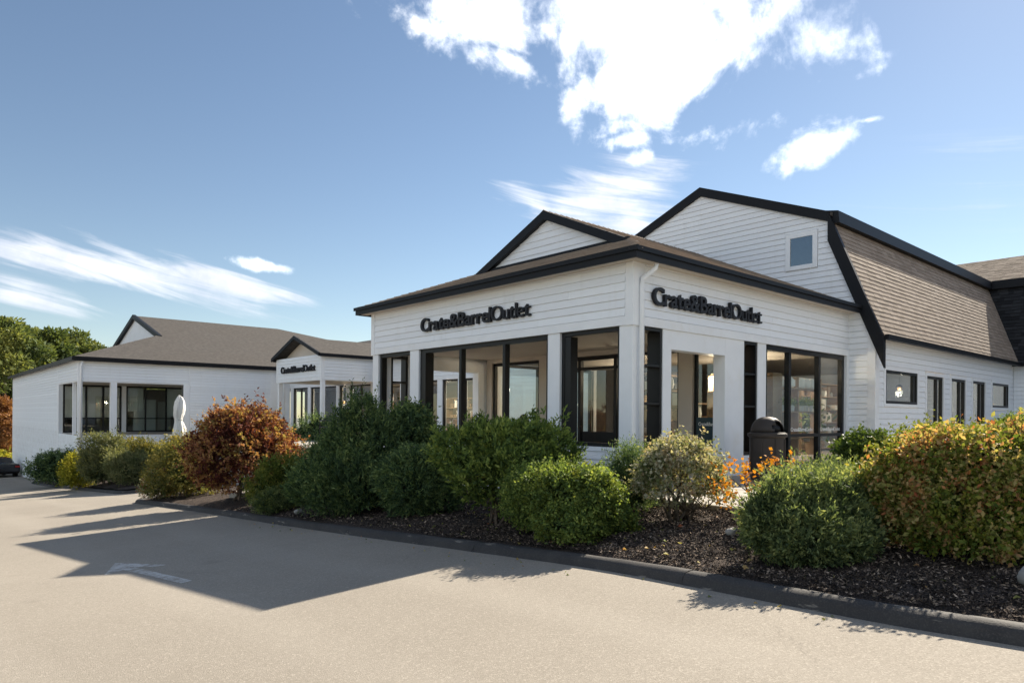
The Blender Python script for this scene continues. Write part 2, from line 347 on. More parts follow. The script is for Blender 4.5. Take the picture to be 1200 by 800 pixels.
def clip(poly,rect):
    """clip a polygon [(u,z)] to rect (u0,u1,z0,z1)"""
    def cut(P,ax,val,sgn):
        out=[]
        for i in range(len(P)):
            a,b=P[i],P[(i+1)%len(P)]; ia=sgn*(a[ax]-val)>=-1e-9; ib=sgn*(b[ax]-val)>=-1e-9
            if ia: out.append(a)
            if ia!=ib:
                t=(val-a[ax])/(b[ax]-a[ax]); q=[a[0]+t*(b[0]-a[0]),a[1]+t*(b[1]-a[1])]; q[ax]=val; out.append(tuple(q))
        return out
    P=poly
    for ax,val,sg in ((0,rect[0],1),(0,rect[1],-1),(1,rect[2],1),(1,rect[3],-1)):
        P=cut(P,ax,val,sg)
        if len(P)<3: return None
    A=sum(P[i][0]*P[(i+1)%len(P)][1]-P[(i+1)%len(P)][0]*P[i][1] for i in range(len(P)))/2
    return P if abs(A)>1e-4 else None
def siding(parent,O,U,N,polys,exp=.155,zb=0.0,split=None,lap=.022,gap=.007):
    """lapped boards, each its own object, on the wall plane O + U*u + z, outward normal N"""
    O=Vector(O);U=Vector(U);N=Vector(N); cnt=0
    for poly in polys:
        z0=min(p[1] for p in poly); z1=max(p[1] for p in poly); k=math.floor((z0-zb)/exp)
        u0=min(p[0] for p in poly); u1=max(p[0] for p in poly)
        while zb+k*exp<z1-.002:
            a=zb+k*exp; b=a+exp; k+=1
            cuts=[u0]
            if split and u1-u0>split*1.3:
                q=u0+random.uniform(.25,1)*split
                while q<u1-.5: cuts.append(q); q+=split
            cuts.append(u1)
            for c0,c1 in zip(cuts[:-1],cuts[1:]):
                P=clip(poly,(c0+(.0015 if c0>u0 else 0),c1-(.0015 if c1<u1 else 0),a+gap,b))
                if not P: continue
                off=lambda z:.006+lap*(b-z)/exp
                j=random.uniform(-.001,.0015)
                n=len(P); fr=[O+U*u+Vector((0,0,z))+N*(off(z)+j) for u,z in P]; bk=[O+U*u+Vector((0,0,z))-N*.004 for u,z in P]
                area=sum(P[i][0]*P[(i+1)%n][1]-P[(i+1)%n][0]*P[i][1] for i in range(n))
                mb=MB(); mb.add(fr+bk,[tuple(range(n))]+[(i,i+n,(i+1)%n+n,(i+1)%n) for i in range(n)])
                nn=(fr[1]-fr[0]).cross(fr[2]-fr[1])
                if nn.dot(N)<0: mb.f=[f[::-1] for f in mb.f]
                mb.build('siding_board','board',parent); cnt+=1
    return cnt
R4=lambda u0,u1,z0,z1:[(u0,z0),(u1,z0),(u1,z1),(u0,z1)]
def shingles(parent,poly3,down,m='shingle',exp=.14,tab=.30,name='shingles',lift=.012):
    """overlapping tabs as real geometry on a planar roof polygon; down = direction of the fall line"""
    P=[Vector(p) for p in poly3]; d=Vector(down).normalized()
    n=(P[1]-P[0]).cross(P[2]-P[1]).normalized()
    if n.z<0: n=-n
    d=(d-n*d.dot(n)).normalized(); u=n.cross(d).normalized(); O=P[0]
    Q=[((p-O).dot(u),(p-O).dot(d)) for p in P]
    u0=min(q[0] for q in Q);u1=max(q[0] for q in Q);v0=min(q[1] for q in Q);v1=max(q[1] for q in Q)
    V=[];Fc=[];T=[]; row=0; b=v1
    while b>v0:
        a=b-exp; x=u0-random.uniform(0,tab)
        while x<u1:
            wd=tab*random.choice((.6,.8,1,1.2)); sl=random.uniform(-.012,.0)
            pc=clip(Q,(x,x+wd-.006,a,b+sl)) ; x+=wd
            if not pc: continue
            th=lift*random.choice((.85,1,1.2)); k=len(V)
            top=[O+u*p[0]+d*p[1]+n*(.004+th*(p[1]-a)/exp+.003) for p in pc]; bot=[O+u*p[0]+d*p[1]+n*.001 for p in pc]
            V+=[tuple(p) for p in top+bot]; m_=len(pc); tv=random.random()
            fs=[tuple(range(k,k+m_))]+[(k+i,k+i+m_,k+(i+1)%m_+m_,k+(i+1)%m_) for i in range(m_)]
            Fc+=fs; T+=[tv]*len(fs)
        b=a; row+=1
    me=bpy.data.meshes.new(name); me.from_pydata(V,[],Fc); me.materials.append(MAT[m])
    at=me.attributes.new('tint','FLOAT','FACE'); at.data.foreach_set('value',T)
    o=bpy.data.objects.new(name,me); C.objects.link(o); o.parent=parent; o.matrix_parent_inverse=Matrix.Translation(-rootloc(parent)); o['kind']='stuff'
    return o
def slab(poly,th=.12):
    """a roof deck: polygon thickened straight down"""
    return MB().prism(poly,(0,0,-th))
def fascia(parent,a,b,z,h,out,name='fascia',t=.05,m='black'):
    """board under a level eave from a to b (xy), top z, height h, outward dir out"""
    a=Vector((*a,0));b=Vector((*b,0));o=Vector((*out,0)); P=[a+Vector((0,0,z-h)),b+Vector((0,0,z-h)),b+Vector((0,0,z)),a+Vector((0,0,z))]
    return MB().prism(P,o*t).build(name,m,parent)
def window(parent,O,U,N,u0,u1,z0,z1,mull=(),rails=(),fw_=.06,dep=.10,rec=.05,glass='glass',m='frame',name='window',gap=None):
    """frame of bars with separate panes, set 'rec' behind the wall plane"""
    O=Vector(O);U=Vector(U);N=Vector(N)
    def bar(mb,a,b,c,d,f=0,g=0):
        p=[O+U*q+Vector((0,0,r))-N*(rec-f) for q,r in ((a,c),(b,c),(b,d),(a,d))]; mb.prism(p,-N*(dep+f+g))
    mb=MB(); bar(mb,u0,u0+fw_,z0,z1); bar(mb,u1-fw_,u1,z0,z1); bar(mb,u0+fw_,u1-fw_,z0,z0+fw_,.002); bar(mb,u0+fw_,u1-fw_,z1-fw_,z1,.002)
    ms=[u0]+list(mull)+[u1]; rs=[z0]+list(rails)+[z1]
    for q in mull: bar(mb,q-fw_*.5,q+fw_*.5,z0+fw_,z1-fw_,-.003)
    for r in rails: bar(mb,u0+fw_,u1-fw_,r-fw_*.35,r+fw_*.35,-.006)
    fr=mb.build(name,m,parent)
    if glass:
        for i in range(len(ms)-1):
            for j in range(len(rs)-1):
                p=[O+U*q+Vector((0,0,r))-N*(rec+dep*.5) for q,r in ((ms[i]+.01,rs[j]+.01),(ms[i+1]-.01,rs[j]+.01),(ms[i+1]-.01,rs[j+1]-.01),(ms[i]+.01,rs[j+1]-.01))]
                MB().prism(p,-N*.006).build('pane',glass,fr)
    return fr
def trim(parent,O,U,N,u0,u1,z0,z1,wd=.11,proud=.035,sill=True,name='window_trim'):
    O=Vector(O);U=Vector(U);N=Vector(N); mb=MB()
    def bar(a,b,c,d,e=0): mb.prism([O+U*q+Vector((0,0,r)) for q,r in ((a,c),(b,c),(b,d),(a,d))],N*(proud+e))
    bar(u0-wd,u0,z0,z1); bar(u1,u1+wd,z0,z1); bar(u0-wd,u1+wd,z1,z1+wd,.004)
    if sill: bar(u0-wd,u1+wd,z0-wd*.8,z0,.006)
    return mb.build(name,'white',parent)
def block(parent,name,O,U,N,u0,u1,z0,z1,th,m='white',off=0.,**k):
    """wall piece on plane; thickness goes inwards"""
    O=Vector(O);U=Vector(U);N=Vector(N)
    return MB().prism([O+U*q+Vector((0,0,r))+N*off for q,r in ((u0,z0),(u1,z0),(u1,z1),(u0,z1))],-N*th).build(name,m,parent,**k)
XD=(1,0,0);YD=(0,1,0);NX=(-1,0,0);NY=(0,-1,0)

# ------------------------------------------------------------------ ground
KX=-4.2
def lotz(x,y): 
    v=-.5+.05*(x+9.92)-.062*(y+7.91)
    lo=-4.05; k=.5
    v=lo+k*math.log1p(math.exp(min(30,(v-lo)/k))) if v<lo+4 else v
    return min(v,.6) if v<.3 else .3+.3*math.tanh((v-.3)/.3)
def sm(t): t=max(0,min(1,t)); return t*t*(3-2*t)
def bedz(x,y):
    k=lotz(KX,y)+.095; top=min(k+.09*max(0,x-KX),-.12) if y<8 else k+.09*max(0,x-KX)
    return top+.05*math.sin(x*2.1+y*1.3)*sm((x-KX)/.8)*.6
def grid_sheet(name,xs,ys,zf,m,kind):
    nx,ny=len(xs),len(ys); V=[(x,y,zf(x,y)) for y in ys for x in xs]; Fc=[(j*nx+i,j*nx+i+1,(j+1)*nx+i+1,(j+1)*nx+i) for j in range(ny-1) for i in range(nx-1)]
    me=bpy.data.meshes.new(name); me.from_pydata(V,[],Fc); me.materials.append(MAT[m]); me.polygons.foreach_set('use_smooth',[True]*len(Fc))
    o=bpy.data.objects.new(name,me); C.objects.link(o); o['kind']=kind; return o
def fr(a,b,st): return list(np.arange(a,b+st*.5,st))
xs=[-900,-400,-200,-120,-80,-60]+fr(-45,45,1.5)+[60,90,140,250,500,900]; ys=[-900,-400,-200,-120,-80,-60]+fr(-45,90,1.5)+[110,150,250,500,900]
def gz(x,y):
    z=lotz(max(-60,min(x,14)),max(-30,min(y,200)))
    if x>-3.2 and y>-7.5: z=min(z,-.35) if y<34 else z-.02
    return z
grid_sheet('parking_lot',xs,ys,gz,'asphalt','structure')
# planting beds: first island from (x=KX) to the walk, second one beyond the drive
def kx(y):                       # line of the kerb
    return -4.05-.35*sm((-2.5-y)/4)-.05*math.sin(y*.4)
def bed_obj(name,x0,x1,y0,y1,zf,st=.25,follow=True):
    o=grid_sheet(name,fr(x0,x1,st),fr(y0,y1,st),zf,'mulch','structure')
    if follow:
        for v in o.data.vertices:
            e=kx(v.co.y)+.0; u=(v.co.x-x0)/(x1-x0); x=e+u*(x1-e); v.co.x=x; v.co.z=zf(x,v.co.y)-(.05 if u<.001 else 0)
        o.data.update()
    return o
def bed1(x,y):
    z=bedz(x,y); e=.35+.65*sm((x-kx(y))/.5)
    n=.018*math.sin(7*x+3*y)+.014*math.sin(11*y-5*x)
    return z+n*e
bed_obj('planting_bed',-4.4,12.,-12,-3.05,bed1)
bed_obj('planting_bed',-4.1,-1.32,-3.05,0.0,bed1)
bed_obj('planting_bed',-4.05,-.0,0.,16.5,bed1)
def bed2(x,y): return lotz(x,y)+.13+.10*max(0,x+3.3)+.02*math.sin(5*x+3*y)
bed_obj('planting_bed',-3.2,6.5,22.5,34.8,bed2,.4,False)
bed_obj('planting_bed',-3.6,-2.85,34.8,44,bed2,.4,False)
# kerbs: rounded asphalt berm
def kerb(path,name,zf,wd=.24,h=.11):
    prof=[(-.5,-.06),(-.46,.02),(-.38,.55),(-.25,.85),(-.05,1.),(.2,.98),(.42,.85),(.5,.6),(.5,-.6)]
    P=[Vector((*p,0)) for p in path]; V=[];n=len(prof)
    for i,p in enumerate(P):
        d=(P[min(i+1,len(P)-1)]-P[max(i-1,0)]).normalized(); s=Vector((d.y,-d.x,0)); z=zf(p.x-.0,p.y)
        for a,b in prof:
            jj=random.uniform(-.006,.006); V.append((p.x+s.x*a*wd+jj,p.y+s.y*a*wd,z+b*h+(jj if b>0 else 0)))
    Fc=[(i*n+j,i*n+j+1,(i+1)*n+j+1,(i+1)*n+j) for i in range(len(P)-1) for j in range(n-1)]
    me=bpy.data.meshes.new(name); me.from_pydata(V,[],Fc); me.materials.append(MAT['kerb']); me.polygons.foreach_set('use_smooth',[True]*len(Fc))
    o=bpy.data.objects.new(name,me); C.objects.link(o); o['kind']='structure'
# joints between the kerb's lengths
def kerb_run(pts,step=3.05):
    acc=[pts[0]]; L=0
    for a,b in zip(pts[:-1],pts[1:]):
        L+=math.dist(a,b); acc.append(b)
        if L>step:
            kerb(acc,'kerb',lotz); dx=(b[0]-a[0]);dy=(b[1]-a[1]);q=math.hypot(dx,dy); acc=[(b[0]+dx/q*.005,b[1]+dy/q*.005)]; L=0
    if len(acc)>1: kerb(acc,'kerb',lotz)
pts=[(kx(y)-.13,y) for y in fr(-14,16.2,.3)]
cx,cy=kx(16.2)-.13+.9,16.2
pts+=[(cx-.9*math.cos(a),cy+.9*math.sin(a)) for a in [math.radians(d) for d in range(12,91,13)]]+[(x,17.1) for x in fr(-2.9,0,.4)]
kerb_run(pts)
pts=[(x,22.2) for x in fr(6,-2.2,-.5)]+[(-2.4-.9*math.sin(a),23.1-.9*math.cos(a)) for a in [math.radians(d) for d in range(5,91,17)]]+[(-3.32-.012*(y-23),y) for y in fr(23.6,44,.6)]
kerb_run(pts)
# walks and slabs
def walk(name,x0,x1,y0,y1,z,th): o=MB().box(x0,x1,y0,y1,z-th,z).build(name,'concrete',bevel=.02); o['kind']='structure'; return o
for i,(a,b) in enumerate(((-1.3,.9),(.915,3.1),(3.115,5.3),(5.315,7.5),(7.515,9.1))): walk('walk_slab',a,b,-3.0,-.012,-.115,.25)
walk('walk_slab',9.15,22,-3.0,-1.0,-.13,.25)
walk('porch_floor',.02,9.,.02,9.1,-.0,.6); walk('porch_floor',.6,9.,9.12,22.9,-.01,2.2); walk('porch_floor',3.6,9.,22.92,34.9,-.01,2.4); walk('porch_floor',-2.7,8.9,34.97,40.1,-.06,3.2)

# ------------------------------------------------------------------ corner pavilion
Zc=-.12
pv=thing('corner_pavilion','white clapboard corner pavilion with black window posts and a small front gable','building',(0,0,0))
# face X=0 : u runs along +Y ; face Y=0 : u runs along +X
LF=((0,0,0),YD,NX); RF=((0,0,0),XD,NY); BF=((0,9.15,0),XD,YD)
E=9.15
block(pv,'wall',*LF,.16,E-.16,2.80,4.0,.2,'white',-.003); block(pv,'wall',*RF,0,E,2.80,4.0,.2,'white',-.003); block(pv,'wall',*BF,0,E,2.80,4.0,.2,'white',-.003)
siding(pv,*LF,[R4(.17,E-.14,2.955,4.0)],zb=2.955,split=3.7); siding(pv,*RF,[R4(.30,E-.001,2.955,4.0)],zb=2.955,split=3.7)
# header trims (butted to the corner boards)
block(pv,'header_trim',*LF,.15,E-.15,2.79,2.955,.03,'white',.028); block(pv,'header_trim',*RF,.30,E,2.79,2.955,.03,'white',.028)
for nm,(a,b,c,d) in dict(a=(-.03,.15,-.03,-.002),).items(): pass
bx('corner_board','white',pv,-.032,0,-.03,.15,2.78,3.99); bx('corner_board','white',pv,0.002,.30,-.032,0,2.78,3.99)
bx('corner_board','white',pv,-.032,0,E-.14,E+.03,2.78,3.99)
# columns of the left face
for a,b in ((.002,.31),(1.84,2.18),(6.86,7.26),(8.84,9.13)):
    bx('column','white',pv,.0,.30,a,b,-.9,2.79,bevel=.006)
# below the sill of the left face
for a,b in ((.31,1.84),(2.18,6.86),(7.26,8.84)):
    block(pv,'knee_wall',*LF,a+.002,b-.002,-1.2,.55,.2,'white',-.02); siding(pv,(-.018,0,0),YD,NX,[R4(a+.002,b-.002,-.62,.535)],zb=-.62)
def steel(u0,u1,z0,z1,posts,rails,F,rec=.06,dep=.17,fwd=.1,nm='black_screen_frame'):
    return window(pv,*F,u0,u1,z0,z1,posts,rails,fw_=fwd,dep=dep,rec=rec,glass=None,name=nm)
steel(.315,1.835,.55,2.785,(),(),LF,dep=.1,fwd=.075)
MB().box(.07,.27,1.60,1.835,.63,2.70).build('post','frame',pv)
steel(2.185,6.855,.55,2.785,(3.62,5.20),(),LF,dep=.14,fwd=.09); MB().box(.05,.3,6.62,6.85,.63,2.70).build('post','frame',pv)
steel(7.265,8.835,.55,2.785,(),(),LF,dep=.16,fwd=.09)
# right face piers, entry, side lights
for a,b,z in ((.91,1.18,2.79),(3.07,3.83,2.79),(4.41,4.78,2.79)):
    bx('pier','white',pv,a,b,.0,.28,Zc,z,bevel=.005)
bx('entry_header','white',pv,1.18,3.07,.002,.278,2.42,2.788)
for a,b in ((.32,.905),(3.835,4.405)):
    steel(a,b,.30,2.785,(),(1.37,2.08),RF,dep=.30,rec=.02,fwd=.06); block(pv,'knee_wall',*RF,a,b,Zc,.30,.25,'white',-.02)
# shop window of the right face
window(pv,*RF,4.785,8.975,-.10,2.785,(5.99,7.55),(.70,),fw_=.11,dep=.12,rec=.04,name='shop_window')
bx('jamb','white',pv,8.98,E+.0,-.03,.2,-.3,2.79); block(pv,'knee_wall',*RF,4.78,8.978,-.5,-.10,.2,'white',.01)
# far (Y=E) face mirrors it
for a,b in ((1.0,1.3),(3.57,4.02),(4.2,4.78)): bx('pier','white',pv,a,b,E-.28,E,-.5,2.79)
bx('column','white',pv,.30,.42,E-.3,E-.02,-.9,2.79)
bx('entry_header','white',pv,1.3,3.57,E-.278,E-.002,2.45,2.788)
window(pv,*BF,.43,.99,.30,2.785,(),(2.05,),fw_=.07,dep=.25,rec=.02,glass=None,name='black_screen_frame')
window(pv,*BF,4.79,8.97,.0,2.785,(6.3,7.6),(),fw_=.09,dep=.1,rec=.04,name='shop_window')
# soffit under the porch and inner shop front at X=3.9
bx('soffit','soffit',pv,.2,E,.2,E-.2,2.86,2.95)
IF=((3.9,0,0),YD,NX)
for a,b in ((.28,.40),(1.36,1.74),(6.10,6.50),(8.62,8.87)): block(pv,'inner_pier',*IF,a,b,0,2.74,.25,'soffit')
block(pv,'inner_header',*IF,.28,8.87,2.74,2.86,.25,'soffit')
window(pv,*IF,.41,1.35,.0,2.73,(),(.45,),fw_=.06,dep=.08,rec=.08,name='shop_window')
wf=window(pv,*IF,1.75,3.38,.0,2.73,(2.5,),(.45,),fw_=.07,dep=.08,rec=.08,name='shop_window')
dw=window(pv,*IF,3.40,5.75,.0,2.73,(3.72,4.98,),(2.41,),fw_=.10,dep=.12,rec=.06,name='entrance_door')
block(dw,'kick_panel',*IF,3.78,4.92,.06,.72,.04,'frame',-.10)
MB().tube([(3.80,4.74,.85),(3.74,4.74,.87),(3.74,4.74,1.25),(3.80,4.74,1.27)],.015).build('door_handle','frame',dw)
block(pv,'frame_panel',*IF,5.76,6.09,0,2.73,.12,'frame',-.05)
window(pv,*IF,6.51,8.61,.0,2.73,(),(.45,),fw_=.08,dep=.1,rec=.06,name='shop_window')
# roof of the pavilion
ez=4.09; GP=2.17; RZ=6.25; CYm=4.57; e=.30
def zs(y): return ez+(RZ-ez)/(CYm+e)*(y+e)
def zw(x): return ez+.385*(x+e)
gx=GP+.14; hy=(zw(gx)-ez)/((RZ-ez)/(CYm+e))-e
near=[(-e,-e,ez),(E,-e,ez),(E,CYm,RZ),(GP,CYm,RZ),(GP,hy-.07,zs(hy-.07))]
far=[(-e,E+e,ez),(E,E+e,ez),(E,CYm,RZ),(GP,CYm,RZ),(GP,E-hy+.07,zs(hy-.07))]
wst=[(-e,-e,ez),(-e,E+e,ez),(gx,E-hy,zw(gx)),(gx,hy,zw(gx))]
r1=slab(near,.10).build('roof','shingle',pv); shingles(r1,near,(0,-1,-.3))
r2=slab(far,.10).build('roof','shingle',pv); shingles(r2,far,(0,1,-.3))
r3=slab(wst,.10).build('roof','shingle',pv); shingles(r3,wst,(-1,0,-.3))
def hipcap(par,a,b,m='shingle',n=None,wd=.13):
    a=Vector(a);b=Vector(b);L=(b-a).length;n=n or int(L/.2);d=(b-a)/n;s=Vector((d.y,-d.x,0)).normalized()
    V=[];Fc=[];T=[]
    for i in range(n):
        p=a+d*i-d*.06;q=a+d*(i+1); k=len(V); z1=Vector((0,0,.045));z2=Vector((0,0,.028)); 
        V+=[tuple(v) for v in (p-s*wd-Vector((0,0,.03)),p+z1,p+s*wd-Vector((0,0,.03)),q-s*wd-Vector((0,0,.04)),q+z2,q+s*wd-Vector((0,0,.04)))]
        Fc+=[(k,k+1,k+4,k+3),(k+1,k+2,k+5,k+4),(k,k+2,k+1)]; T+=[random.random()]*3
    me=bpy.data.meshes.new('hip_cap'); me.from_pydata(V,[],Fc); me.materials.append(MAT[m]); at=me.attributes.new('tint','FLOAT','FACE'); at.data.foreach_set('value',T)
    o=bpy.data.objects.new('hip_cap',me); C.objects.link(o); o.parent=par; o.matrix_parent_inverse=Matrix.Translation(-rootloc(par)); o['kind']='stuff'
hipcap(r1,(-e,-e,ez),(gx,hy,zw(gx))); hipcap(r2,(-e,E+e,ez),(gx,E-hy,zw(gx))); hipcap(r1,(GP,CYm,RZ),(E,CYm,RZ))
fascia(pv,(-e,-e-.05),(-e,E+e+.05),ez-.012,.18,(-1,0)); fascia(pv,(-e,-e),(E-.05,-e),ez-.012,.18,(0,-1)); fascia(pv,(-e,E+e),(E,E+e),ez-.012,.18,(0,1))
fascia(pv,(-e-.05,-e-.10),(-e-.05,E+e+.10),ez+.012,.085,(-1,0),'drip_edge',.035); fascia(pv,(-e-.05,-e-.05),(E-.05,-e-.05),ez+.012,.085,(0,-1),'drip_edge',.035)
MB().box(-e,0,-e,E+e,ez-.17,ez-.14).box(0,E-.02,-e,0,ez-.171,ez-.141).build('eave_soffit','soffit',pv)
# the small gable
gw=[(gx,hy,zw(gx)-.02),(gx,E-hy,zw(gx)-.02),(gx,CYm,RZ-.05)]
MB().prism(gw,(.1,0,0)).build('gable_wall','white',pv)
siding(pv,(gx,0,0),YD,NX,[[(hy,zw(gx)),(E-hy,zw(gx)),(CYm,RZ-.06)]],zb=zw(gx),exp=.165)
def rake(par,x,ya,za,yb,zb,h=.24,t=.14,drop=.0,name='rake_board'):
    """sloping board on a gable that faces -X: top edge (ya,za)-(yb,zb), depth h measured square to the slope"""
    a=Vector((x,ya,za));b=Vector((x,yb,zb));d=(b-a).normalized();n=Vector((0,-d.z,d.y)); n=n if n.z>0 else -n
    hv=h/abs(n.z)
    return MB().prism([a,b,b-Vector((0,0,hv)),a-Vector((0,0,hv))],(t,0,0)).build(name,'black',par)
rake(pv,GP-.02,hy-.35,zs(hy-.35)+.02,CYm,RZ+.02,.20,.15); rake(pv,GP-.02,E-hy+.35,zs(hy-.35)+.02,CYm-.0,RZ+.02,.20,.145)
bx('gable_flashing','black',pv,gx-.10,gx-.02,hy-.05,E-hy+.05,zw(gx)-.10,zw(gx)+.045)
# downpipe at the corner
dpx=.17
MB().tube([(.36,-.26,3.93),(.34,-.24,3.82),(dpx,-.08,3.62),(dpx,-.075,3.5),(dpx,-.075,-.05)],.045,8).build('downpipe','white',pv,smooth=True)

# ------------------------------------------------------------------ gambrel hall
gh=thing('gambrel_hall','tall white hall with a gambrel gable and brown shingled mansard slope','building',(E,4.59,0))
GY0,GY1=-.665,9.85; CY=4.59; GE=3.27; BY=.57; BZ=6.72; PZ=8.36; XE=22.6
GF=((E,0,0),YD,NX)
gpoly=[(GY0,-1),(GY1,-1),(GY1,GE),(2*CY-BY,BZ-.1),(CY,PZ-.1),(BY,BZ-.1),(GY0,GE)]
for q in (R4(GY0,-.02,-1,3.2),R4(E+.02,GY1,-1,3.2)): MB().prism([(E+.01,a,b) for a,b in q],(.25,0,0)).build('wall','white',gh)
MB().prism([(E+.01,a,b) for a,b in [(GY0,3.2),(GY1,3.2),(2*CY-BY,BZ-.1),(CY,PZ-.1),(BY,BZ-.1)]],(.25,0,0)).build('wall','white',gh)
sp=.158
# gable boards above the pavilion roof, and the strip beside it
up_=[(BY-.02,BZ-.05),(CY,PZ-.06),(2*CY-BY,BZ-.05),(2*CY-BY,zs(-e)+.0),(GY0+.0,zs(-e)+.0),(GY0,GE),]
def cutpoly():
    return [[(-.18,4.15),(CY,6.22),(CY,PZ-.06),(BY,BZ-.05),(-.18,5.0)],[(CY,6.22),(9.3,4.2),(9.3,5.0),(2*CY-BY,BZ-.05),(CY,PZ-.06)]]
W0=(.93,1.68,5.38,6.27)
A=cutpoly()
near_poly=A[0]
pieces=[]
for rect in ((-1,W0[0]-.10,0,9),(W0[1]+.10,CY,0,9),(W0[0]-.10,W0[1]+.10,0,W0[2]-.10),(W0[0]-.10,W0[1]+.10,W0[3]+.10,9)):
    p=clip(near_poly,rect)
    if p: pieces.append(p)
siding(gh,*GF,pieces,exp=sp,zb=2.955,split=3.1); siding(gh,*GF,[A[1]],exp=sp,zb=2.955,split=3.1)
siding(gh,*GF,[[(-.50,-.4),(-.002,-.4),(-.002,3.95),(-.33,3.95),(-.50,3.6)]],exp=sp,zb=2.955)
trim(gh,*GF,*W0[:2],*W0[2:],wd=.085,proud=.045)
window(gh,*GF,*W0,fw_=.05,dep=.05,rec=-.045,m='white',glass='glass_dark')
bx('pane_tone_panel','indoor_dark',gh,E-.001,E+.004,W0[0],W0[1],W0[2],W0[3])  # dark sheet put behind the glass for the shade of the room
# rake boards (outer edges of the gable)
for s in (1,-1):
    q=lambda y:CY+s*(y-CY)
    rake(gh,E-.10,q(GY0-.26),GE-.06,q(BY-.03),BZ+.04,.30,.13); rake(gh,E-.102,q(BY-.05),BZ+.05,q(CY),PZ+.04,.26,.128)
# roofs
low=[(E-.03,GY0-.24,GE),(XE+1.9,GY0-.24,GE),(XE+1.9,BY,BZ),(E-.03,BY,BZ)]
upr=[(E-.03,BY-.12,BZ+.02),(XE+5,BY-.12,BZ+.02),(XE+5,CY,PZ),(E-.03,CY,PZ)]
r=slab(low,.10).build('roof','shingle',gh); shingles(r,low,(0,-.3,-1),exp=.150,tab=.30,lift=.011)
r=slab(upr,.10).build('roof','roof',gh)
slab([(x,2*CY-y,z) for x,y,z in upr],.10).build('roof','roof',gh); slab([(x,2*CY-y,z) for x,y,z in low],.10).build('roof','roof',gh)
# fascia along the break of the slope and the eave
MB().prism([(E+.02,BY-.30,BZ-.28),(E+.02,BY-.26,BZ+.05),(E+.02,BY+.1,BZ+.12),(E+.02,BY+.1,BZ-.28)],(XE+1.2-E-.02,0,0)).build('break_fascia','black',gh)
MB().box(E+.0,XE+.0,GY0-.34,GY0-.20,GE-.10,GE+.03).build('gutter','black',gh)
bx('eave_soffit','soffit',gh,E+.02,XE,GY0-.26,GY0,GE-.05,GE-.03)
SF=((0,GY0,0),XD,NY)
wins=[(9.83,12.19,1.53,2.43),(12.97,14.44,-.05,2.41),(15.2,16.65,-.05,2.42),(17.42,18.87,-.05,2.43),(19.73,21.88,1.56,2.45)]
polys=[]; x=E+.24
for a,b,c,d in wins:
    polys.append(R4(x,a-.11,-.4,2.54)); polys.append(R4(a-.11,b+.11,-.4,c-.09)) if c>0 else None
    x=b+.11
polys.append(R4(x,XE,-.4,2.54)); polys.append(R4(E+.24,XE,2.54,GE-.05))
siding(gh,*SF,[p for p in polys if p],exp=sp,zb=2.54-sp*20)
for p in polys:
    if p: block(gh,'wall',*SF,p[0][0],p[1][0],p[0][1],p[2][1],.18,'white',-.01)
bx('corner_board','white',gh,E-.035,E+.24,GY0-.035,GY0,-.5,GE-.05); bx('corner_board','white',gh,E-.035,E,GY0,GY0+.16,-.5,GE+.2)
for a,b,c,d in wins:
    trim(gh,*SF,a,b,c,d,wd=.105,sill=c>0); 
    window(gh,*SF,a,b,c,d,((a+b)/2+.25,) if c<0 else (b-.25,),(),fw_=.075,dep=.09,rec=-.02 if c>0 else .0,glass='glass_dark')

# ------------------------------------------------------------------ east wing
ew=thing('east_wing','white wing at the right edge whose dark shaded mansard turns the corner','building',(XE,-6,0))
EC=XE+5.2; b0=XE+1.25
MB().box(XE+.01,XE+10.4,-15,12,-1,GE).build('wall','white',ew)
siding(ew,(XE,0,0),YD,NX,[R4(-7.5,GY0-.03,-.4,GE-.03)],exp=sp,zb=2.54-sp*20)
le=[(XE-.24,GY0-.0,GE),(XE-.24,-15,GE),(b0,-15,BZ),(b0,BY,BZ),(XE-.24,BY,GE)]
le=[(XE-.24,BY,GE),(XE-.24,-15,GE),(b0,-15,BZ),(b0,BY,BZ)]
r=slab(le,.1).build('roof','shingle_shade',ew); shingles(r,[(XE-.24,BY,GE),(XE-.24,-5,GE),(b0,-5,BZ),(b0,BY,BZ)],(-.3,0,-1),m='shingle_shade',exp=.15,tab=.3,lift=.02)
ue=[(b0-.12,12,BZ+.02),(b0-.12,-15,BZ+.02),(EC,-15,PZ+.1),(EC,12,PZ+.1)]
r=slab(ue,.1).build('roof','shingle',ew); shingles(r,[(b0-.12,6,BZ+.02),(b0-.12,-5,BZ+.02),(EC,-5,PZ+.1),(EC,6,PZ+.1)],(-1,0,-.3),exp=.16,tab=.35,lift=.02)
slab([(2*EC-x,y,z) for x,y,z in ue],.1).build('roof','roof',ew); slab([(2*EC-x,y,z) for x,y,z in le],.1).build('roof','roof',ew)
MB().box(b0-.30,b0+.1,-15,BY-.29,BZ-.28,BZ+.06).build('break_fascia','black',ew)
MB().box(XE-.34,XE-.20,-15,GY0-.345,GE-.10,GE+.03).build('gutter','black',ew)

